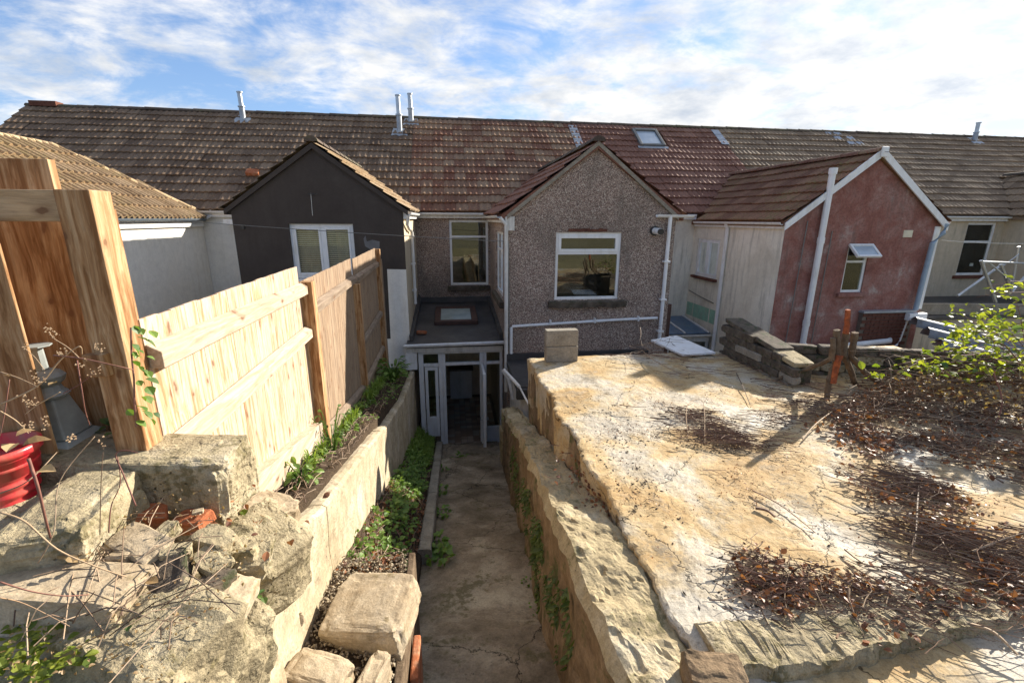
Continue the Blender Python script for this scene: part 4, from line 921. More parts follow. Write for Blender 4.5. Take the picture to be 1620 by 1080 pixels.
# far right: low flat roof with parapet, tubular frame, curved metal sheets
fr_=thing('flat_roofed_shed','low flat roofed shed with a grey parapet behind the brambles','shed',(13,10,0))
MB().box(11.2,17.5,9.6,12.3,0,2.55).build('wall',GREYR,fr_); MB().box(11.1,17.6,9.5,12.35,2.552,2.62).build('roof',FELT,fr_)
b=MB(); b.T=Matrix.Translation((11.3,9.9,2.625))@Matrix.Rotation(R(-8),4,'Z'); b.box(0,4.2,0,.12,0,.28); b.build('parapet',BLOCK,fr_,bevel=.01)
tf=thing('tubular_frame','grey tubular metal frame standing on the flat roof below the small paned window','frame',(13.2,9.8,2.6))
def tb(p,q,r=.03): MB().tube([p,q],r,8).build('tube',GALV,tf)
tb(SY(1515,468,9.6),SY(1590,415,9.8)); tb(SY(1552,412,9.4),SY(1575,478,9.4),.035); tb(SY(1583,418,9.6),SY(1600,460,9.6),.035); tb(SY(1552,414,9.4),SY(1660,418,9.8),.025)
tb(SY(1560,412,9.5),SY(1600,445,9.5),.02); tb(SY(1612,390,9.8),SY(1600,460,9.8),.025); tb(SY(1600,462,9.6),SY(1650,405,9.8)); tb(SY(1588,420,9.6),SY(1612,402,9.6),.012)
cs_=thing('curved_metal_roof','row of shiny grey curved metal sheets over a lean-to behind the brambles','roof',(9.5,7.4,0))
for k in range(3):
    b=MB(); x0=8.6+k*.30
    a0=SY(1432+k*8,500+k*10,8.5); 
    ax0=Vector((9.95+.0,8.45-k*.30,2.72-k*.16)); ax1=ax0+Vector((2.2,-1.2,-.55))
    t=(ax1-ax0).normalized(); s2=t.cross(Vector((0,0,1))).normalized(); u2=s2.cross(t)
    b.loft([[ax0.lerp(ax1,q)+s2*(math.cos(a)*.19)+u2*(math.sin(a)*.19) for a in [math.pi*j/10 for j in range(11)]] for q in (0,.5,1)])
    b.build('curved_sheet',SHEET,cs_,smooth=True)
MB().box(9.2,12,6.6,8.3,0,2.0).build('wall',LBRICK,cs_)
# ------------------------------------------------------------------ fence
def fx(Y): return -1.12-.03*(Y-1.75)
FA=math.atan(-.03)
def fence(ya,yb,zt,zbot,label,bm_,rm_,rails,bw=.102,gap=0,lean=0):
    t=thing('timber_fence',label,'fence',(fx(ya),ya,zbot(ya)),'timber fence panels')
    n=max(3,int((yb-ya)/bw)); 
    for i in range(n):
        Y=ya+(yb-ya)*(i+.5)/n; w=(yb-ya)/n; z1=zt(Y)+rng.uniform(-.003,.003); z0=zbot(Y)
        b=MB(); T_=Matrix.Translation((fx(Y)-.035,Y,0))@Matrix.Rotation(-FA*0+R(90)+0,4,'Z'); b.T=T_
        e=.008; b.prism([(-w/2-e,-.008,z0),(w/2+e,-.0035+rng.uniform(-.0015,.0015),z0),(w/2+e,.012,z0),(-w/2-e,.006,z0)],(0,0,z1-z0))
        b.build('board',bm_,t,bevel=.002)
    for (za,zb2,yy0,yy1) in rails:
        b=MB(); x0,x1=fx(yy0),fx(yy1)
        b.add([(x0-.02,yy0,za-.045),(x0+.032,yy0,za-.045),(x0+.032,yy0,za+.02),(x0-.02,yy0,za+.05),(x1-.02,yy1,zb2-.045),(x1+.032,yy1,zb2-.045),(x1+.032,yy1,zb2+.02),(x1-.02,yy1,zb2+.05)],[(0,3,2,1),(4,5,6,7),(0,1,5,4),(1,2,6,5),(2,3,7,6),(3,0,4,7)])
        b.build('rail',rm_,t,bevel=.004)
    return t
zb1=lambda Y: interp([(1.7,3.62),(2.1,3.5),(3.75,3.05),(4,3.0)],Y)
fence(1.83,3.84,lambda Y:4.53,zb1,'sunlit pale timber fence panel nearest the camera, of upright boards',WOODF,WOODR,[(4.39,4.35,1.81,3.86),(4.0,3.99,1.81,3.86)])
b=MB(); b.prism([(fx(1.95)-.03,1.95,3.44),(fx(1.95)+.045,1.95,3.44),(fx(1.95)+.045,1.95,3.62),(fx(1.95)-.03,1.95,3.62)],(fx(3.8)-fx(1.95),1.85,-.42)); tag(b.build('gravel_board',WOODR,bevel=.004),'sloping timber board along the foot of the nearest fence panel','board')
fence(4.0,6.2,lambda Y:4.40+.0*Y,lambda Y: interp([(4,2.95),(6.2,2.5)],Y),'greyed timber fence panel between the second and third posts',WOODG,WOODGR,[(4.14,4.14,4.0,6.2),(2.98,2.62,4.0,6.2)])
fence(6.36,8.72,lambda Y:4.38,lambda Y: interp([(6.3,2.45),(8.8,2.0)],Y),'farthest greyed fence panel ending at the white plinth of the black house',WOODG,WOODGR,[(4.12,4.10,6.36,8.72),(3.2,3.18,6.36,8.72),(2.6,2.5,6.36,8.72)])
def post(x,Y,z0,z1,w,label,m=WOODN,rz=0,group='fence posts'):
    b=MB(); b.T=Matrix.Translation((x,Y,0))@Matrix.Rotation(R(rz),4,'Z'); b.box(-w/2,w/2,-w/2,w/2,z0,z1); tag(b.build('fence_post',m,bevel=.005),label,'post',group)
post(fx(3.95)+.01,3.93,2.6,4.40,.105,'square timber post at the end of the nearest sunlit fence panel')
post(fx(6.28)+.0,6.28,2.1,4.06,.10,'short brown timber post between the two greyed fence panels',WOODN)
post(fx(8.8),8.8,1.7,4.36,.10,'tall brown timber post at the far end of the fence',WOODN)
post(fx(9.1)-.02,9.15,1.7,4.15,.10,'last dark timber post beside the white plinth of the black house',WOODG)
# near corner: big posts
def obl(p_img,D,w,d,z0,z1,label,m=WOODN,rz=0,name='fence_post',cat='post'):
    p=CP+ray(*p_img)*D; b=MB(); b.T=Matrix.Translation((p.x,p.y,0))@Matrix.Rotation(R(rz),4,'Z'); b.box(0,w,0,d,z0,z1); return tag(b.build(name,m,bevel=.004),label,cat)
obl((82,300),1.44,.105,.10,3.7,4.985,'tall square pine post in the near left corner, its right face brightly sunlit',rz=0)
obl((-330,350),1.36,.525,.012,3.7,4.90,'dark knotty pine post cut by the left edge of the picture')
p=CP+ray(-60,302)*1.44; b=MB(); b.box(p.x-.3,p.x+.295,p.y,p.y+.045,4.885,4.985); tag(b.build('fence_rail',WOODX,bevel=.003),'short horizontal pine rail butting the tall corner post','rail')
p=CP+ray(72,242)*1.62; b=MB()
tag(MB().box(p.x-.7,p.x+.0,p.y,p.y+.035,3.7,5.10).build('fence_board',WOODN,bevel=.003),'wide knotty pine board standing behind the horizontal rail','board')
tag(MB().box(p.x+.004,p.x+.14,p.y+.05,p.y+.08,3.7,4.93).build('fence_board',WOODN,bevel=.003),'shadowed pine board between the wide board and the tall corner post','board')
p=CP+ray(128,562)*1.55; tag(MB().box(p.x,p.x+.07,p.y,p.y+.03,p.z-.08,p.z).build('timber_offcut',WOODN,bevel=.003),'sunlit scrap of pine between the boards above the lantern','timber')
# lantern
p=SZ(98,700,4.06); ln=thing('garden_lantern','tapering grey metal lantern with a lobed collar standing by the tall corner post','lantern',p)
MB().lathe([(.135,0),(.135,.015),(.115,.028),(.105,.035)],p,4).build('base',LANT,ln,bevel=.004)
b=MB(); b.lathe([(.10,.036),(.055,.19)],p,4); b.build('body',LANT,ln,bevel=.006)
b=MB(); b.lathe([(.056,.191),(.062,.20),(.048,.215),(.04,.235),(.055,.25),(.062,.27),(.05,.285),(.03,.295)],p,12); b.build('collar',LANT,ln)
b=MB(); b.lathe([(.02,.296),(.018,.38),(.045,.385),(.045,.39)],p,8); b.build('spindle',LANT,ln)
# red pot
p=SZ(12,790,3.99); rp=thing('plant_pot','ribbed bright red plastic pot cut off by the left edge','pot',p)
b=MB(); prof=[]
for k in range(22): prof.append((.075+.028*k/21+(.007 if k%4<2 else 0),.17*k/21))
prof+=[(.118,.17),(.118,.195),(.108,.195),(.10,.10),(.02,.09)]
b.lathe(prof,p,28); b.build('pot',RED,rp,smooth=True)
# ------------------------------------------------------------------ stump tripod
ts=thing('tree_stump','sawn shrub stump with splayed legs, one branch sprayed orange, standing on the slab','stump',(3.95,4.1,3.07))
def limb(pts,r,r2,m,name='stem',n=10):
    P=[Vector(p) for p in pts]; Q=[]
    for a,c in zip(P,P[1:]):
        for k in range(5): q=a.lerp(c,k/5); Q.append(q+Vector((fbm(q*9),fbm(q*9+Vector((5,0,0))),0))*.008)
    Q.append(P[-1]); b=MB(); b.tube(Q,r,n,r2=r2)
    for i,v in enumerate(b.v): b.v[i]=v+Vector((fbm(v*25),fbm(v*25+Vector((3,3,3))),fbm(v*25+Vector((7,1,3)))))*.006
    return b.build(name,m,ts)
top=lambda x,y,Y=4.1: SY(x,y,Y)
limb([top(1324,522),top(1325,565),top(1312,600),top(1307,634)],.032,.026,BARK)
limb([top(1328,562,4.06),top(1318,606,4.06)],.032,.028,ORANGE,'orange_stem')
limb([top(1342,490,4.12),top(1338,528,4.12)],.024,.026,ORANGE,'orange_stem')
limb([top(1338,526,4.14),top(1334,560,4.14),top(1345,585,4.2),top(1352,606,4.3)],.034,.028,BARK)
limb([top(1353,526,4.12),top(1347,565,4.12),top(1370,590,4.2),top(1400,612,4.3),top(1440,640,4.1)],.032,.026,BARK)
limb([top(1326,560,4.1),top(1300,575,4.3),top(1262,588,4.5),top(1226,602,4.62)],.026,.018,BARK)
limb([top(1318,535,4.08),top(1316,570,4.1)],.026,.03,BARK)
# ------------------------------------------------------------------ twigs, leaf litter, brambles
def sample(P,z=3.075):
    for _ in range(40):
        x,y=sample0(P,z); x+=rnd.gauss(0,.11); y+=rnd.gauss(0,.08); q=noise.noise(Vector((x*2.2,y*2.2,9.1)))+.5*noise.noise(Vector((x*6,y*6,2.1)))
        if q>rnd.uniform(-.5,.5): return x,y
    return x,y
def sample0(P,z=3.075):
    W_=[SZ(x,y,z) for x,y in P]; Q=[(p.x,p.y) for p in W_]; xs=[q[0] for q in Q]; ys=[q[1] for q in Q]
    while True:
        x=rnd.uniform(min(xs),max(xs)); y=rnd.uniform(min(ys),max(ys))
        if inpoly(x,y,Q): return x,y
def clump(x,y,s=4,t=.0): return noise.noise(Vector((x*s,y*s,3.3)))>t
def twigs(name,P,n,L,r,m,z=3.08,lift=.05,dirn=None,spread=3.14,cl=None,zf=None,lab=None,cat='twigs'):
    b=MB()
    for i in range(n):
        for _ in range(12):
            x,y=sample(P,z)
            if cl is None or clump(x,y,3.0,cl): break
        a=rnd.uniform(-spread,spread)+(dirn or 0); l=L*rnd.uniform(.3,1.2); d=Vector((math.cos(a),math.sin(a),0)); z0=(zf(x,y) if zf else z)+abs(rnd.gauss(0,lift)); dz=rnd.gauss(0,lift*.8)
        c=rnd.gauss(0,.09)*l; pts=[]
        k_=4
        for k in range(k_+1):
            t=k/k_; pts.append(Vector((x,y,max((zf(x,y) if zf else z)-.002,z0+dz*(t-.5)*2*0.5)))+d*(l*(t-.5))+Vector((-d.y,d.x,0))*(c*4*t*(1-t)+rnd.gauss(0,l*.015)))
        b.tube(pts,r*rnd.choice((.45,.5,.6,.7,.8,1.0,1.5)),4,cap=False,r2=r*.4)
    o=b.build(name,m,kind='stuff'); return tag(o,lab,cat)
def leafv(w,l,cur=.25,fold=.2):
    vs=[(0,0,0)];rows=[]
    for t,ww in ((.25,.75),(.55,1),(.8,.6)):
        z=-cur*l*t*t; rows.append([(-w/2*ww,l*t,z+fold*w*ww),(0,l*t,z),(w/2*ww,l*t,z+fold*w*ww)])
    vs=[(0,0,0)]+[p for r_ in rows for p in r_]+[(0,l,-cur*l)]
    fs=[(0,2,1),(0,3,2)]
    for i in range(2):
        a=1+3*i; fs+=[(a,a+1,a+4,a+3),(a+1,a+2,a+5,a+4)]
    fs+=[(7,8,10),(8,9,10)]
    return vs,fs
def leafmesh(name,w,l,m,**k):
    b=MB(); b.add(*leafv(w,l,**k)); return b.mesh(name,m)
def rotm(): return Matrix.Rotation(rnd.uniform(0,6.28),4,'Z')@Matrix.Rotation(rnd.gauss(0,.5),4,'X')@Matrix.Rotation(rnd.gauss(0,.5),4,'Y')
def leaves(name,P,n,s,m,lab,cat,z=3.08,h=.03,cl=None,zf=None,cur=.5):
    b=MB()
    for i in range(n):
        for _ in range(12):
            x,y=sample(P,z)
            if cl is None or clump(x,y,3.0,cl): break
        q=s*rnd.uniform(.5,1.3); zz2=(zf(x,y) if zf else z)+abs(rnd.gauss(0,h))
        b.T=Matrix.Translation((x,y,zz2))@rotm(); b.add(*leafv(q*.7,q,cur=rnd.uniform(0,cur),fold=rnd.uniform(-.2,.5)))
    b.T=None; return tag(b.build(name,m,kind='stuff'),lab,cat)
heap=[(1380,610),(1480,600),(1620,640),(1760,700),(1760,850),(1620,770),(1500,720),(1400,690),(1310,660)]
mid1=[(1040,660),(1110,650),(1190,680),(1240,700),(1180,715),(1090,690)]
mid2=[(1360,735),(1440,745),(1500,790),(1620,840),(1800,890),(1800,1000),(1620,985),(1500,960),(1420,880),(1400,810)]
mid3=[(1165,875),(1260,900),(1340,905),(1420,950),(1520,965),(1430,985),(1250,1000),(1200,950)]
lane=[(1200,590),(1300,600),(1420,640),(1460,700),(1380,720),(1280,660),(1200,700),(1150,720),(1120,690),(1250,640)]
def hz(x,y): 
    t=max(0,min(1,(x-4.0)/1.6)); return 3.075+.24*t*t*max(0,min(1,(y-2.6)/1.0))
twigs('twig_heap',heap,750,.55,.0042,TWIG,lift=.055,dirn=-.35,spread=.8,zf=hz,lab='thick heap of dry bramble stems in front of the low shadowed wall')
twigs('dark_twig_heap',heap,700,.30,.0038,TWIGD,lift=.05,zf=hz,lab='dark tangle of thin rotten twigs within the bramble heap')
leaves('leaf_litter',heap,2300,.042,L_DEAD,'rusty brown leaves under the bramble heap','leaves',zf=hz,h=.03)
twigs('twig_pile',mid1,300,.26,.0036,TWIGD,lift=.022,dirn=-.35,spread=.5,lab='reddish pile of fine twigs near the middle of the slab')
twigs('twig_pile',mid2,700,.30,.0036,TWIGD,lift=.022,dirn=-.45,spread=.75,lab='broad drift of twigs along the right side of the slab')
twigs('pale_twigs',mid2,220,.5,.004,TWIG,lift=.035,dirn=-.45,spread=.6,lab='pale dry stems across the drift on the right of the slab')
leaves('leaf_litter',mid2,1000,.034,L_DEAD,'brown and orange leaves scattered through the drift at right','leaves',cl=-.05,h=.018)
twigs('twig_pile',mid3,260,.24,.0034,TWIGD,lift=.018,dirn=-.4,spread=.8,lab='small drift of twigs near the front kerb of the slab')
twigs('pale_twigs',mid3,70,.32,.0036,TWIG,lift=.03,lab='pale stems over the small drift near the front kerb')
leaves('leaf_litter',mid3,380,.034,L_DEAD,'brown leaves in the small drift near the front kerb','leaves',cl=-.1,h=.015)
twigs('twig_scatter',lane,420,.34,.0038,TWIGD,lift=.015,dirn=-.3,spread=.7,lab='thin stems scattered around the foot of the stump')
leaves('leaf_litter',[(1290,660),(1400,670),(1440,720),(1360,720)],260,.045,L_DEAD,'orange leaves in front of the stump','leaves',h=.02)
scat=[(900,620),(1200,600),(1620,800),(1560,1000),(1120,990),(1000,800)]
twigs('fine_debris',scat,520,.06,.0022,TWIGD,lift=.002,cl=.0,lab='fine crumbs of twig scattered over the open slab')
leaves('fine_debris',scat,1100,.012,L_DEAD,'tiny leaf crumbs scattered over the open slab','leaf crumbs',h=.002,cl=.02)
twigs('back_twigs',[(960,560),(1060,555),(1200,575),(1230,592),(1100,596),(980,580)],90,.5,.004,TWIGD,lift=.02,dirn=-.1,spread=.5,lab='dark bramble runners across the shaded far edge of the slab')
twigs('far_twigs',[(1000,545),(1060,540),(1050,565),(990,560)],40,.32,.0035,TWIG,z=3.1,lift=.12,lab='dry sprigs sticking up at the far edge of the slab by the panel')
leaves('ledge_litter',[(890,720),(935,730),(980,830),(1020,900),(960,850)],240,.035,L_DEAD,'brown leaves caught on the ledge under the slab edge','leaves',z=2.93,h=.015)
twigs('ledge_twigs',[(880,700),(935,730),(980,830),(1030,900),(960,850)],110,.14,.0026,TWIGD,z=2.93,lift=.01,lab='short twigs caught along the ledge under the slab edge')
crm=MB()
for P,n in ((mid2,2600),(mid3,1300),(lane,1000),(mid1,900),([(880,640),(1000,640),(1080,780),(1010,880),(930,760)],500)):
    for i in range(n):
        x,y=sample(P); x+=rnd.gauss(0,.09); y+=rnd.gauss(0,.07); q=rnd.choice((.003,.004,.006,.010)); 
        if x<1.12 or y<1.6: continue
        crm.T=Matrix.Translation((x,y,slabz(x,y)+q*.25))@Matrix.Rotation(rnd.uniform(0,6.28),4,'Z')@Matrix.Diagonal((q*rnd.uniform(.8,2.2),q*.6,q*.5,1)); crm.add([(1,0,0),(-1,0,0),(0,1,0),(0,-1,0),(0,0,1)],[(0,2,4),(2,1,4),(1,3,4),(3,0,4)])
crm.T=None; tag(crm.build('leaf_mould',twigm('leaf_mould',(.025,.018,.012),(.12,.075,.045)),kind='stuff'),'dark wet crumbs of leaf mould washed round the twig drifts on the slab','leaf mould')
# single stems one can pick out
def stick(pts,r,m,label,name='dry_stem'):
    b=MB(); Q=[]
    P=[Vector(p) for p in pts]
    for i in range(len(P)-1):
        p_1=P[max(0,i-1)];p2=P[min(len(P)-1,i+2)]
        for k in range(6):
            t=k/6; a,c=P[i],P[i+1]
            Q.append(.5*((2*a)+(c-p_1)*t+(2*p_1-5*a+4*c-p2)*t*t+(3*a-p_1-3*c+p2)*t**3))
    Q.append(P[-1]); b.tube(Q,r,6,r2=r*.6); return tag(b.build(name,m),label,'stem')
S=lambda x,y,h=.0: SZ(x,y,3.08)+Vector((0,0,h))
stick([S(1455,755),S(1450,800,.03),S(1447,850,.03),S(1442,880)],.006,TWIG,'pale wavy stem upright in the photo across the right hand drift')
stick([S(1480,840),S(1490,865,.03),S(1508,887)],.005,STEMP,'short pale curved stem on the right hand drift')
stick([S(1395,722),S(1415,745,.02),S(1450,775,.02),S(1470,790)],.004,TWIG,'thin stem over the upper end of the right hand drift')
stick([S(1190,775),S(1235,800,.005),S(1290,842)],.0045,TWIGD,'long dark straight stick lying on the bare ochre slab')
stick([S(1195,803),S(1213,808,.005),S(1226,817)],.011,TWIGD,'short thick dark twig on the bare slab left of the long stick')
stick([S(1112,743),S(1130,743),S(1149,743)],.003,TWIGD,'small level twig on the bare slab below the middle twig pile')
stick([S(1088,690),S(1085,660,.12),S(1110,650,.1),S(1115,700,0)],.004,STEMP,'pale looped stem arching over the middle twig pile')
stick([S(1270,695),S(1290,675,.03),S(1325,647,.02)],.007,STEMP,'pale stick pointing at the foot of the stump')
stick([S(1530,985),S(1570,1005,.02),S(1610,1035,.0)],.008,STEMP,'thick pale cut cane at the front right of the slab')
stick([SY(1455,585,4.3),SY(1500,640,4.0),SY(1560,680,3.6)],.006,STEMP,'pale cane leaning across the shadowed wall',)
stick([SY(1370,640,4.2),SY(1440,625,4.1),SY(1540,628,4.0)],.006,STEMP,'long pale cane lying level over the bramble heap')
stick([SY(1363,645,4.3),SY(1385,620,4.2),SY(1400,597,4.2)],.007,STEMP,'short pale cane rising right of the stump')
stick([SY(1572,590,3.3),SY(1585,640,3.2),SY(1560,700,3.1)],.008,STEMR,'purplish bramble stem curving down at the right edge')
stick([SY(1480,615,4.0),SY(1420,660,3.8),SY(1390,700,3.7)],.005,TWIG,'crooked dry stem falling across the front of the bramble heap')
stick([S(1165,590),S(1173,610,.02),S(1187,640,0)],.006,TWIG,'brown runner curving over the sunlit far part of the slab')
stick([SZ(1015,553,3.1),SZ(1035,570,3.14),SZ(1078,592,3.08)],.006,TWIG,'dark arched runner near the white panel')
for pts,l in (([(860,480),(950,850)],0),): pass
# ledge grasses, ferns on the wall face
def tuft(name,spots,n,L,m,lab,cat='grass',w=.008,up=1.0,droop=.5,single=True):
    b=MB()
    for (x,y,z,s) in spots:
        for i in range(n):
            a=rnd.uniform(0,6.28); l=L*s*rnd.uniform(.5,1.1); d=Vector((math.cos(a),math.sin(a),0))*rnd.uniform(.1,.7); p=Vector((x,y,z))+d*.03*s
            q1=p+d*l*.35+Vector((0,0,l*.55*up)); q2=p+d*l*.9+Vector((0,0,l*(.8-droop*rnd.random())*up)); sd_=Vector((-d.y,d.x,0)).normalized()*w*s
            b.add([p-sd_,p+sd_,q1+sd_*.8,q1-sd_*.8,q2],[(0,1,2,3),(3,2,4)])
    o=b.build(name,m,kind='stuff'); return tag(o,lab,cat)
def weed(name,spots,m,lab,cat='weeds',n=14,ls=.035,h=.08,group=None):
    b=MB()
    for (x,y,z,s) in spots:
        for i in range(n):
            a=rnd.uniform(0,6.28); rr=rnd.random()**.6*.09*s; q=ls*s*rnd.uniform(.6,1.3)
            b.T=Matrix.Translation((x+rr*math.cos(a),y+rr*math.sin(a),z+h*s*rnd.random()))@Matrix.Rotation(a+rnd.gauss(-1.57,.5),4,'Z')@Matrix.Rotation(rnd.gauss(.3,.35),4,'X')@Matrix.Rotation(rnd.gauss(0,.4),4,'Y')
            b.add(*leafv(q*.85,q,cur=.3,fold=.15))
    b.T=None; return tag(b.build(name,m,kind='stuff'),lab,cat)
def bedspots(y0,y1,n,smin=.7,smax=1.3,x0=-.78,x1=-.50):
    o=[]
    for i in range(n):
        y=rnd.uniform(y0,y1); x=rnd.uniform(x0,x1); o.append((x,y,bedz(x,y),rnd.uniform(smin,smax)))
    return o
weed('ground_ivy',bedspots(2.7,5.2,95),L_GREEN,'low ivy creeping over the near half of the planting strip','ivy',n=16,ls=.04,h=.06)
weed('ground_ivy',bedspots(5.0,7.2,100),L_GREEN,'bright leafy weeds over the middle of the planting strip','weeds',n=16,ls=.045,h=.09)
tuft('grass_clump',bedspots(6.8,9.0,130,.8,1.3,-.78,-.46),34,.16,L_GRASS,'thick green grass at the far end of the planting strip by the conservatory','grass',w=.006)
twigs('bed_twigs',[(560,850),(650,700),(690,700),(660,880)],1,.1,.002,TWIG,z=2.0,lab='x') if False else None
b=MB()
for i in range(260):
    y=rnd.uniform(2.6,6.5); x=rnd.uniform(-.78,-.42); z=bedz(x,y)+.02+.05*rnd.random(); a=rnd.uniform(0,6.28); l=.22*rnd.random()+.05; d=Vector((math.cos(a)*.5,math.sin(a),0))*l
    b.tube([Vector((x,y,z))-d*.5,Vector((x,y,z+.03*rnd.random())),Vector((x,y,z))+d*.5],.0028,4,False)
tag(b.build('dead_stems',TWIG,kind='stuff'),'dead brown stems lying in the planting strip','stems')
b=MB()
for i in range(700):
    y=rnd.uniform(2.5,5.5); x=rnd.uniform(-.78,-.40); b.T=Matrix.Translation((x,y,bedz(x,y)+.01+.02*rnd.random()))@rotm(); b.add(*leafv(.028,.04,.4,.3))
b.T=None; tag(b.build('bed_leaf_litter',L_DEAD,kind='stuff'),'brown leaf litter in the planting strip','leaves')
# strip between wall and fence
b=[]
for i in range(70):
    y=rnd.uniform(3.2,9.0); x=rnd.uniform(fx(y)+.04,-1.0 if y<4.8 else -.85); b.append((x,y,ltz(y)+.01,rnd.uniform(.6,1.2)))
weed('strip_weeds',b,L_GREEN,'mixed weeds in the soil between the retaining wall and fence','weeds',n=9,ls=.04,h=.07)
tuft('grass_clump',[(fx(y)+.12,y,ltz(y),1.3) for y in (5.9,6.1,6.4,6.6,6.9,7.1)]+[(fx(y)+.1,y,ltz(y),.9) for y in (3.2,3.5,4.3,4.6,4.9,5.3)],60,.24,L_GRASS,'long bright grass at the foot of the greyed fence','grass')
twg=MB()
for i in range(420):
    y=rnd.uniform(2.4,9.0); x=rnd.uniform(fx(y)+.02,-.87); z=ltz(y)+.01+.04*rnd.random(); a=rnd.uniform(0,6.28); l=.05+.2*rnd.random(); d=Vector((math.cos(a)*.4,math.sin(a),.1*rnd.random()))*l
    twg.tube([Vector((x,y,z))-d*.5,Vector((x,y,z+.02)),Vector((x,y,z))+d*.5],.003,4,False)
tag(twg.build('straw_litter',TWIG,kind='stuff'),'straw and dead stems between the fence and the retaining wall','straw')
# broad-leaved plant at the fence end
def plant(name,label,base,n,ll,lw_,m,h,cat='plant',stem=L_GREEN):
    t=thing(name,label,cat,base); lm=leafmesh('leaf',lw_,ll,m,cur=.45,fold=.15); b=MB(); base=Vector(base)
    for i in range(n):
        a=rnd.uniform(0,6.28); r_=rnd.random()**.5*h*.45; p=base+Vector((math.cos(a)*r_,math.sin(a)*r_,h*rnd.uniform(.3,1)*(1-.4*r_/h)))
        b.tube([base+Vector((math.cos(a),math.sin(a),0))*.02,base.lerp(p,.6)+Vector((0,0,h*.08)),p],.004,4,False)
        s=rnd.uniform(.6,1.15); inst('leaf',lm,p,Matrix.Rotation(a-1.57,4,'Z')@Matrix.Rotation(rnd.gauss(.25,.35),4,'X')@Matrix.Rotation(rnd.gauss(0,.4),4,'Y'),t,(s,s,s))
    b.build('stem',stem,t); return t
plant('leafy_plant','lush broad leaved green plant at the far end of the fence',(fx(8)+.28,7.6,ltz(7.6)),95,.15,.055,L_GREEN,.46)
plant('young_plant','young green leafy plant beside the sunlit board at the fence foot',(fx(3)+.14,2.85,ltz(2.85)-.02),36,.07,.04,L_GREEN,.2)
plant('young_plant','straggly climber with pale leaves by the second fence post',(fx(3.9)+.13,3.75,ltz(3.75)),30,.05,.035,L_DARK,.42)
# ferns and moss on the step wall face
b=[]
for i in range(90):
    y=rnd.choice((rnd.uniform(2.0,2.5),rnd.uniform(2.9,3.3),rnd.uniform(3.6,5.6),rnd.uniform(2.2,5.8))); zt=interp(LZ,y); zb_=pathz(y); b.append((interp(LX,y)-.015,y,zb_+(zt-zb_)*rnd.triangular(.1,.85,.5),rnd.uniform(.5,1.1)))
def faceplants(spots,m,lab):
    q=MB()
    for (x,y,z,s) in spots:
        for i in range(16):
            a=rnd.uniform(-1.3,1.3); l=.06*s*rnd.uniform(.4,1.2); d=Vector((-math.cos(a)*.55,math.sin(a)*.8,-.5*rnd.random()+.15)).normalized()
            q.T=Matrix.Translation((x,y+rnd.gauss(0,.03),z+rnd.gauss(0,.04)))@d.to_track_quat('Y','Z').to_matrix().to_4x4()@Matrix.Rotation(rnd.gauss(0,.6),4,'Y'); q.add(*leafv(l*.35,l,.5,.1))
    q.T=None; return tag(q.build('wall_ferns',m,kind='stuff'),lab,'ferns')
faceplants(b,L_MOSS,'small ferns and moss growing down the face of the side wall by the path')
weed('path_weeds',[(-.20,3.95,pathz(3.95)+.02,1.5),(-.25,4.2,pathz(4.2)+.03,1.5),(-.2,5.2,pathz(5.2)+.02,1),(-.24,6.1,pathz(6.1)+.02,1),(.05,7.75,pathz(7.75)+.01,1.4),(.12,7.9,pathz(7.9)+.01,1.2),(-.25,7.2,pathz(7.2),1.2)],L_GREEN,'clumps of green weeds along the left edge of the path','weeds',n=40,ls=.05,h=.1)
weed('path_weeds',[(.62,3.4,pathz(3.4)+.02,.6),(.6,3.0,pathz(3.0)+.02,.7),(.35,3.55,pathz(3.55)+.01,.4),(.66,2.75,pathz(2.75)+.02,.6)],L_GREEN,'few clover-like leaves on the right of the path','weeds',n=9,ls=.045,h=.03)
# gravel between the head stones
q=MB()
for i in range(2600):
    x=rnd.uniform(-.79,-.34); y=rnd.uniform(1.2,2.7); s=rnd.uniform(.004,.013); z=bedz(x,y)+.004+.05*fbm((x*5,y*5,1))*0
    q.T=Matrix.Translation((x,y,z+.02+.01*rnd.random()))@rotm()@Matrix.Diagonal((s,s*rnd.uniform(.6,1.2),s*.7,1)); q.add([(1,0,0),(-1,0,0),(0,1,0),(0,-1,0),(0,0,1),(0,0,-1)],[(0,2,4),(2,1,4),(1,3,4),(3,0,4),(2,0,5),(1,2,5),(3,1,5),(0,3,5)])
q.T=None; tag(q.build('gravel',twigm('gravel_mix',(.07,.05,.035),(.45,.37,.25)),kind='stuff'),'loose gravel and crumbs between the stones at the head of the planting strip','gravel')
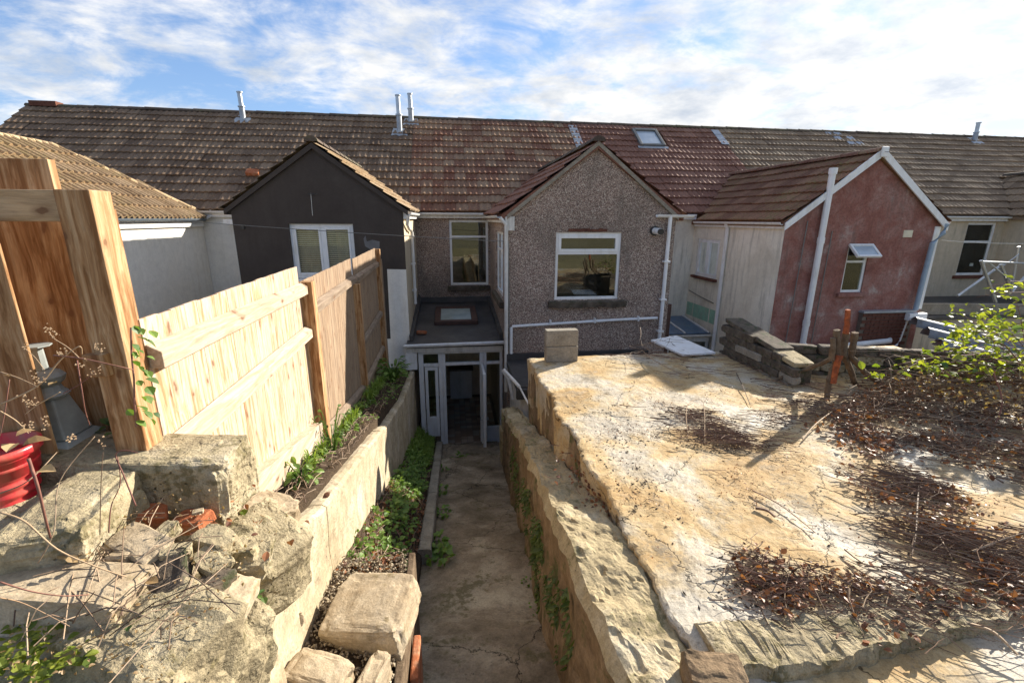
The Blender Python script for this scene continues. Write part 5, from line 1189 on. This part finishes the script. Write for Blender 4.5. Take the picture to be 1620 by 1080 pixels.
# bramble bush right
br=thing('bramble_bush','sprawling bramble with yellow green sunlit leaves at the right edge','bush',(5.6,4.2,3.1))
lmB=leafmesh('leaf',.06,.085,L_LIME,cur=.3,fold=.2); lmB2=leafmesh('leaf',.055,.08,L_DARK,cur=.3,fold=.2)
stems=MB(); extra=MB(); nleaf=0
runs=[]
for i in range(34):
    px0=rnd.uniform(1500,1850); py0=rnd.uniform(560,640); px1=px0-rnd.uniform(60,260)*rnd.random()-20; py1=rnd.uniform(470,600) if px1>1500 else rnd.uniform(555,605)
    runs.append(((px0,py0),(px1,py1)))
runs+=[((1600,570),(1365,595)),((1620,540),(1400,590)),((1620,520),(1480,545)),((1650,560),(1440,560)),((1700,470),(1545,470)),((1700,455),(1560,455)),((1680,480),(1520,520)),((1680,500),(1500,560))]
for (p,q_) in runs:
    Ya=rnd.uniform(3.3,4.5); a=SY(*p,Ya); c=SY(*q_,Ya+rnd.uniform(0,.5)); mid_=a.lerp(c,.5)+Vector((0,0,.04+.09*rnd.random()))
    pts=[a,a.lerp(mid_,.5)+Vector((0,0,.04)),mid_,mid_.lerp(c,.5)+Vector((0,0,.03)),c]; stems.tube(pts,.005,5,False,.002)
    L_=(c-a).length
    for k in range(int(10+L_*18)):
        t=rnd.random()**.7; i=min(3,int(t*4)); b0=pts[i].lerp(pts[i+1],t*4-i)+Vector((rnd.gauss(0,.04),rnd.gauss(0,.05),rnd.gauss(0,.035)))
        rot=Matrix.Rotation(rnd.uniform(0,6.28),4,'Z')@Matrix.Rotation(rnd.gauss(.1,.5),4,'X')@Matrix.Rotation(rnd.gauss(0,.5),4,'Y'); s=rnd.uniform(.5,1.15)
        if nleaf<300: inst('leaf',lmB if rnd.random()<.8 else lmB2,b0,rot,br,(s,s,s)); nleaf+=1
        else:
            extra.T=Matrix.Translation(b0)@rot@Matrix.Scale(s,4); extra.add(*leafv(.06,.085,.3,.2))
extra.T=None; stems.build('stem',STEMR,br); 
if extra.v: extra.build('leaf_mass',L_LIME,br,kind='stuff')
# undergrowth of dry stems beneath the bramble
twb=MB()
for i in range(420):
    Ya=rnd.uniform(3.4,4.6); a=SY(rnd.uniform(1400,1800),rnd.uniform(560,680),Ya); d=Vector((rnd.gauss(-.2,.3),rnd.gauss(0,.2),rnd.gauss(-.05,.12)))
    twb.tube([a-d*.5,a+Vector((0,0,.04)),a+d*.5],.0035,4,False,.002)
tag(twb.build('dry_undergrowth',TWIG,kind='stuff'),'dry tangled stems beneath the leafy bramble at right','undergrowth')
o=leaves('dead_undergrowth',[(1400,600),(1620,600),(1800,640),(1800,720),(1500,650)],380,.045,L_DRY,'withered leaves caught under the leafy bramble','leaves',z=3.3,h=.08)
# near bramble stems, lower left
nb=thing('bramble','dry reddish bramble stems with withered seed heads in front of the posts at left','bramble',(-1.4,1.3,3.9))
def nst(pts,r,m=STEMR,D=1.25):
    Q=[CP+ray(x,y)*(D+dd_) for (x,y,dd_) in pts]; P=Q; R_=[]
    for i in range(len(P)-1):
        a,c=P[i],P[i+1]; p_1=P[max(0,i-1)];p2=P[min(len(P)-1,i+2)]
        for k in range(6):
            t=k/6; R_.append(.5*((2*a)+(c-p_1)*t+(2*p_1-5*a+4*c-p2)*t*t+(3*a-p_1-3*c+p2)*t**3))
    R_.append(P[-1]); r*=.6; b=MB(); b.tube(R_,r,7,r2=r*.6); b.build('stem',m,nb,smooth=True); return R_
nst([(85,562,0),(130,567,.0),(190,580,.02),(212,585,.05)],.0035)
nst([(0,640,0),(60,610,0),(95,570,0),(125,548,0),(130,560,.02)],.0035,STEMP)
nst([(125,566,0),(108,550,0),(85,535,0),(78,525,0)],.0025,STEMP)
nst([(122,570,0),(130,620,0),(135,650,.02),(142,672,.05)],.003)
nst([(0,588,0),(30,598,0),(60,612,0)],.003,STEMP); nst([(70,585,0),(55,565,0),(38,550,0)],.002,STEMP)
nst([(0,650,-.02),(25,665,0),(45,685,0)],.003,STEMP); nst([(15,600,0),(8,650,0),(0,690,0)],.0025)
nst([(95,620,0),(60,640,0),(40,655,0)],.002,STEMP); nst([(100,622,0),(130,605,0),(150,588,0)],.002)
nst([(45,725,-.1),(60,770,-.1),(72,820,-.08),(80,850,-.05)],.006,STEMR,1.15)
nst([(215,800,0),(195,750,0),(183,720,0),(197,712,0),(218,716,0)],.0035,STEMR,1.3); nst([(172,842,0),(176,800,0),(190,765,0),(186,722,0)],.003,STEMR,1.3); nst([(158,845,0),(160,760,0),(163,715,0)],.0022,TWIG,1.3)
nst([(0,810,-.1),(40,825,-.1),(90,868,-.08),(150,895,-.05),(200,912,0)],.004,STEMP,1.2); nst([(0,920,-.1),(50,935,-.08),(100,942,-.05),(140,940,0)],.003,STEMR,1.1); nst([(0,780,-.1),(45,760,-.1),(90,715,0)],.003,TWIG,1.2)
nst([(115,985,0),(130,960,0),(150,935,0)],.003,TWIG,1.1); nst([(0,945,-.05),(40,955,0),(110,990,0)],.0025,STEMP,1.1); nst([(60,890,0),(85,840,0),(95,760,.05),(150,690,.1)],.003,TWIG,1.2)
seed=MB()
for (x,y) in ((80,525),(78,520),(88,532),(38,548),(152,550),(158,556),(148,590),(155,588),(130,575),(55,598),(60,604),(70,600),(40,630),(45,640),(50,635),(45,672),(42,678),(72,672),(160,700),(68,660),(115,690),(112,696),(95,560),(100,556)):
    for k in range(9):
        c=CP+ray(x+rnd.gauss(0,4),y+rnd.gauss(0,4))*(1.25+rnd.gauss(0,.01)); s=.003*rnd.uniform(.5,1.3)
        seed.add([c+Vector(v)*s for v in ((1,0,0),(-1,0,0),(0,1,0),(0,-1,0),(0,0,1),(0,0,-1))],[(0,2,4),(2,1,4),(1,3,4),(3,0,4),(2,0,5),(1,2,5),(3,1,5),(0,3,5)])
seed.build('seed_heads',STEMP,nb,kind='stuff')
lm=leafmesh('leaf',.035,.05,L_DRY,cur=.35,fold=.25)
for (x,y,D_,az,s) in ((35,705,1.12,-60,1.0),(10,715,1.1,20,.9),(15,595,1.22,60,.4),(60,745,1.12,-100,.9),(25,690,1.12,-30,.7),(90,605,1.2,180,.5)):
    inst('leaf',lm,CP+ray(x,y)*D_,(R(20),R(10),R(az)),nb,(s,s,s))
# ivy up the corner post
iv=thing('ivy','ivy sprig climbing the sunlit edge of the tall corner post','ivy',SX(210,660,-1.1))
lmI=leafmesh('leaf',.045,.05,L_GREEN,cur=.2,fold=.15); lmI2=leafmesh('leaf',.05,.055,L_DARK,cur=.2,fold=.15)
st_=[SX(x,y,-1.085) for x,y in ((207,518),(208,560),(212,600),(213,640),(216,675))]; MB().tube(st_,.003,5,False).build('stem',STEMR,iv)
for k in range(34):
    t=rnd.random()*3.99; i=int(t); p=st_[i].lerp(st_[i+1],t-i)+Vector((.01+rnd.random()*.015,rnd.gauss(0,.022),rnd.gauss(0,.01))); s=rnd.uniform(.35,.85)
    inst('leaf',lmI if k%3 else lmI2,p,Matrix.Rotation(rnd.uniform(-2.2,-.6),4,'Z')@Matrix.Rotation(rnd.uniform(-1.2,-.2),4,'X')@Matrix.Rotation(rnd.gauss(0,.5),4,'Y'),iv,(s,s,s))
for k in range(16):
    p=SZ(rnd.uniform(165,225),rnd.uniform(655,690),4.08); s=rnd.uniform(.6,1.1); inst('leaf',lmI2,p+Vector((0,0,.02*rnd.random())),Matrix.Rotation(rnd.uniform(0,6.28),4,'Z')@Matrix.Rotation(rnd.gauss(.2,.3),4,'X'),iv,(s,s,s))
# rubble plants
def spray(spots,m,label,ls,name='ivy_patch',n=9):
    q=MB()
    for (x,y,z) in spots:
        p=SZ(x,y,z)
        for i in range(n):
            q.T=Matrix.Translation(p+Vector((rnd.gauss(0,.025),rnd.gauss(0,.02),.01+rnd.random()*.02)))@Matrix.Rotation(rnd.uniform(0,6.28),4,'Z')@Matrix.Rotation(rnd.gauss(.2,.4),4,'X'); s=ls*rnd.uniform(.5,1.2); q.add(*leafv(s*.9,s,.25,.15))
    q.T=None; return tag(q.build(name,m,kind='stuff'),label,'ivy')
spray([(30,1010,3.86),(70,1030,3.86),(50,1050,3.86),(90,1005,3.86),(20,1060,3.86),(110,1055,3.85),(140,1040,3.84),(100,1070,3.84),(35,1035,3.87),(70,1065,3.86)],L_LIME,'pale yellow green creeper over the stones in the bottom left corner',.026,n=14)
spray([(385,935,3.56),(375,920,3.57),(395,950,3.54),(370,945,3.57),(390,915,3.56)],L_DARK,'small ivy patch hanging over the pale wall top near the bottom',.026,n=12)
spray([(375,815,3.66),(345,820,3.68),(430,860,3.6),(330,812,3.8)],L_LIME,'few lime green leaves on the stones behind the wall top',.035,n=5)
spray([(235,950,3.86),(270,985,3.84),(200,990,3.86),(310,945,3.80)],L_DARK,'tiny green rosettes in the cracks of the mossy mortar',.016,'moss_rosettes',n=7)
spray([(180,850,3.93),(100,860,3.93),(340,870,3.76),(210,930,3.88),(120,895,3.95)],L_DRY,'withered leaves lodged between the loose stones of the wall end',.03,'withered_leaves',n=8)
tw=MB()
for i in range(90):
    p=SZ(rnd.uniform(20,330),rnd.uniform(800,1000),3.93); d=Vector((rnd.gauss(0,.06),rnd.gauss(0,.06),rnd.gauss(0,.02)))
    tw.tube([p-d,p+Vector((0,0,.02)),p+d],.0016,4,False)
tag(tw.build('dry_stems',TWIG,kind='stuff'),'thin dry stems strewn over the loose stones at lower left','stems')
q=MB()
for i in range(900):
    x=rnd.uniform(0,470); y=rnd.uniform(650,1080)
    if not inpoly(x,y,[(0,740),(60,660),(300,670),(340,780),(470,800),(380,930),(260,1080),(0,1080)]): continue
    z=3.99 if y<820 else 3.9; p=SZ(x,y,z); q.T=Matrix.Translation(p)@rotm(); s=rnd.uniform(.004,.013); q.add(*leafv(s*.7,s,.4,.4))
q.T=None; tag(q.build('wall_crumbs',L_DRY,kind='stuff'),'small brown leaf fragments strewn over the broken wall top','leaf crumbs')
leaves('niche_leaves',[(190,760),(280,770),(330,830),(380,870),(400,890),(340,890),(200,830)],90,.028,L_DEAD,'rusty leaves in the hollow around the orange bricks','leaves',z=3.84,h=.02)
weed('moss_tufts',[( .70+.3*rnd.random(),y_,interp(LZ,y_)+.02,.5) for y_ in (4.6,4.9,5.5,6.0,6.4,6.6)],L_GREEN,'small green tufts on the far end of the ledge','weeds',n=10,ls=.03,h=.03)
# wires
def wire(p,q,label,sag=.15,r=.005,m=WIRE):
    P=[Vector(p).lerp(Vector(q),k/16)-Vector((0,0,sag*4*(k/16)*(1-k/16))) for k in range(17)]; b=MB(); b.tube(P,r,5); tag(b.build('overhead_wire',m),label,'wire')
wire(SY(270,348,9.3),SY(800,382,8.55),'thin dark wire sagging across the black gable to the pebble-dashed corner',.02,.006)
wire(SY(1400,240,8.6),SY(1700,262,9.5),'thin line running right from the peak of the red gable',.05,.006)
wire(SY(1490,380,9.1),SY(1640,385,9.3),'pale washing line right of the red gable',.03,.006,WIREW)
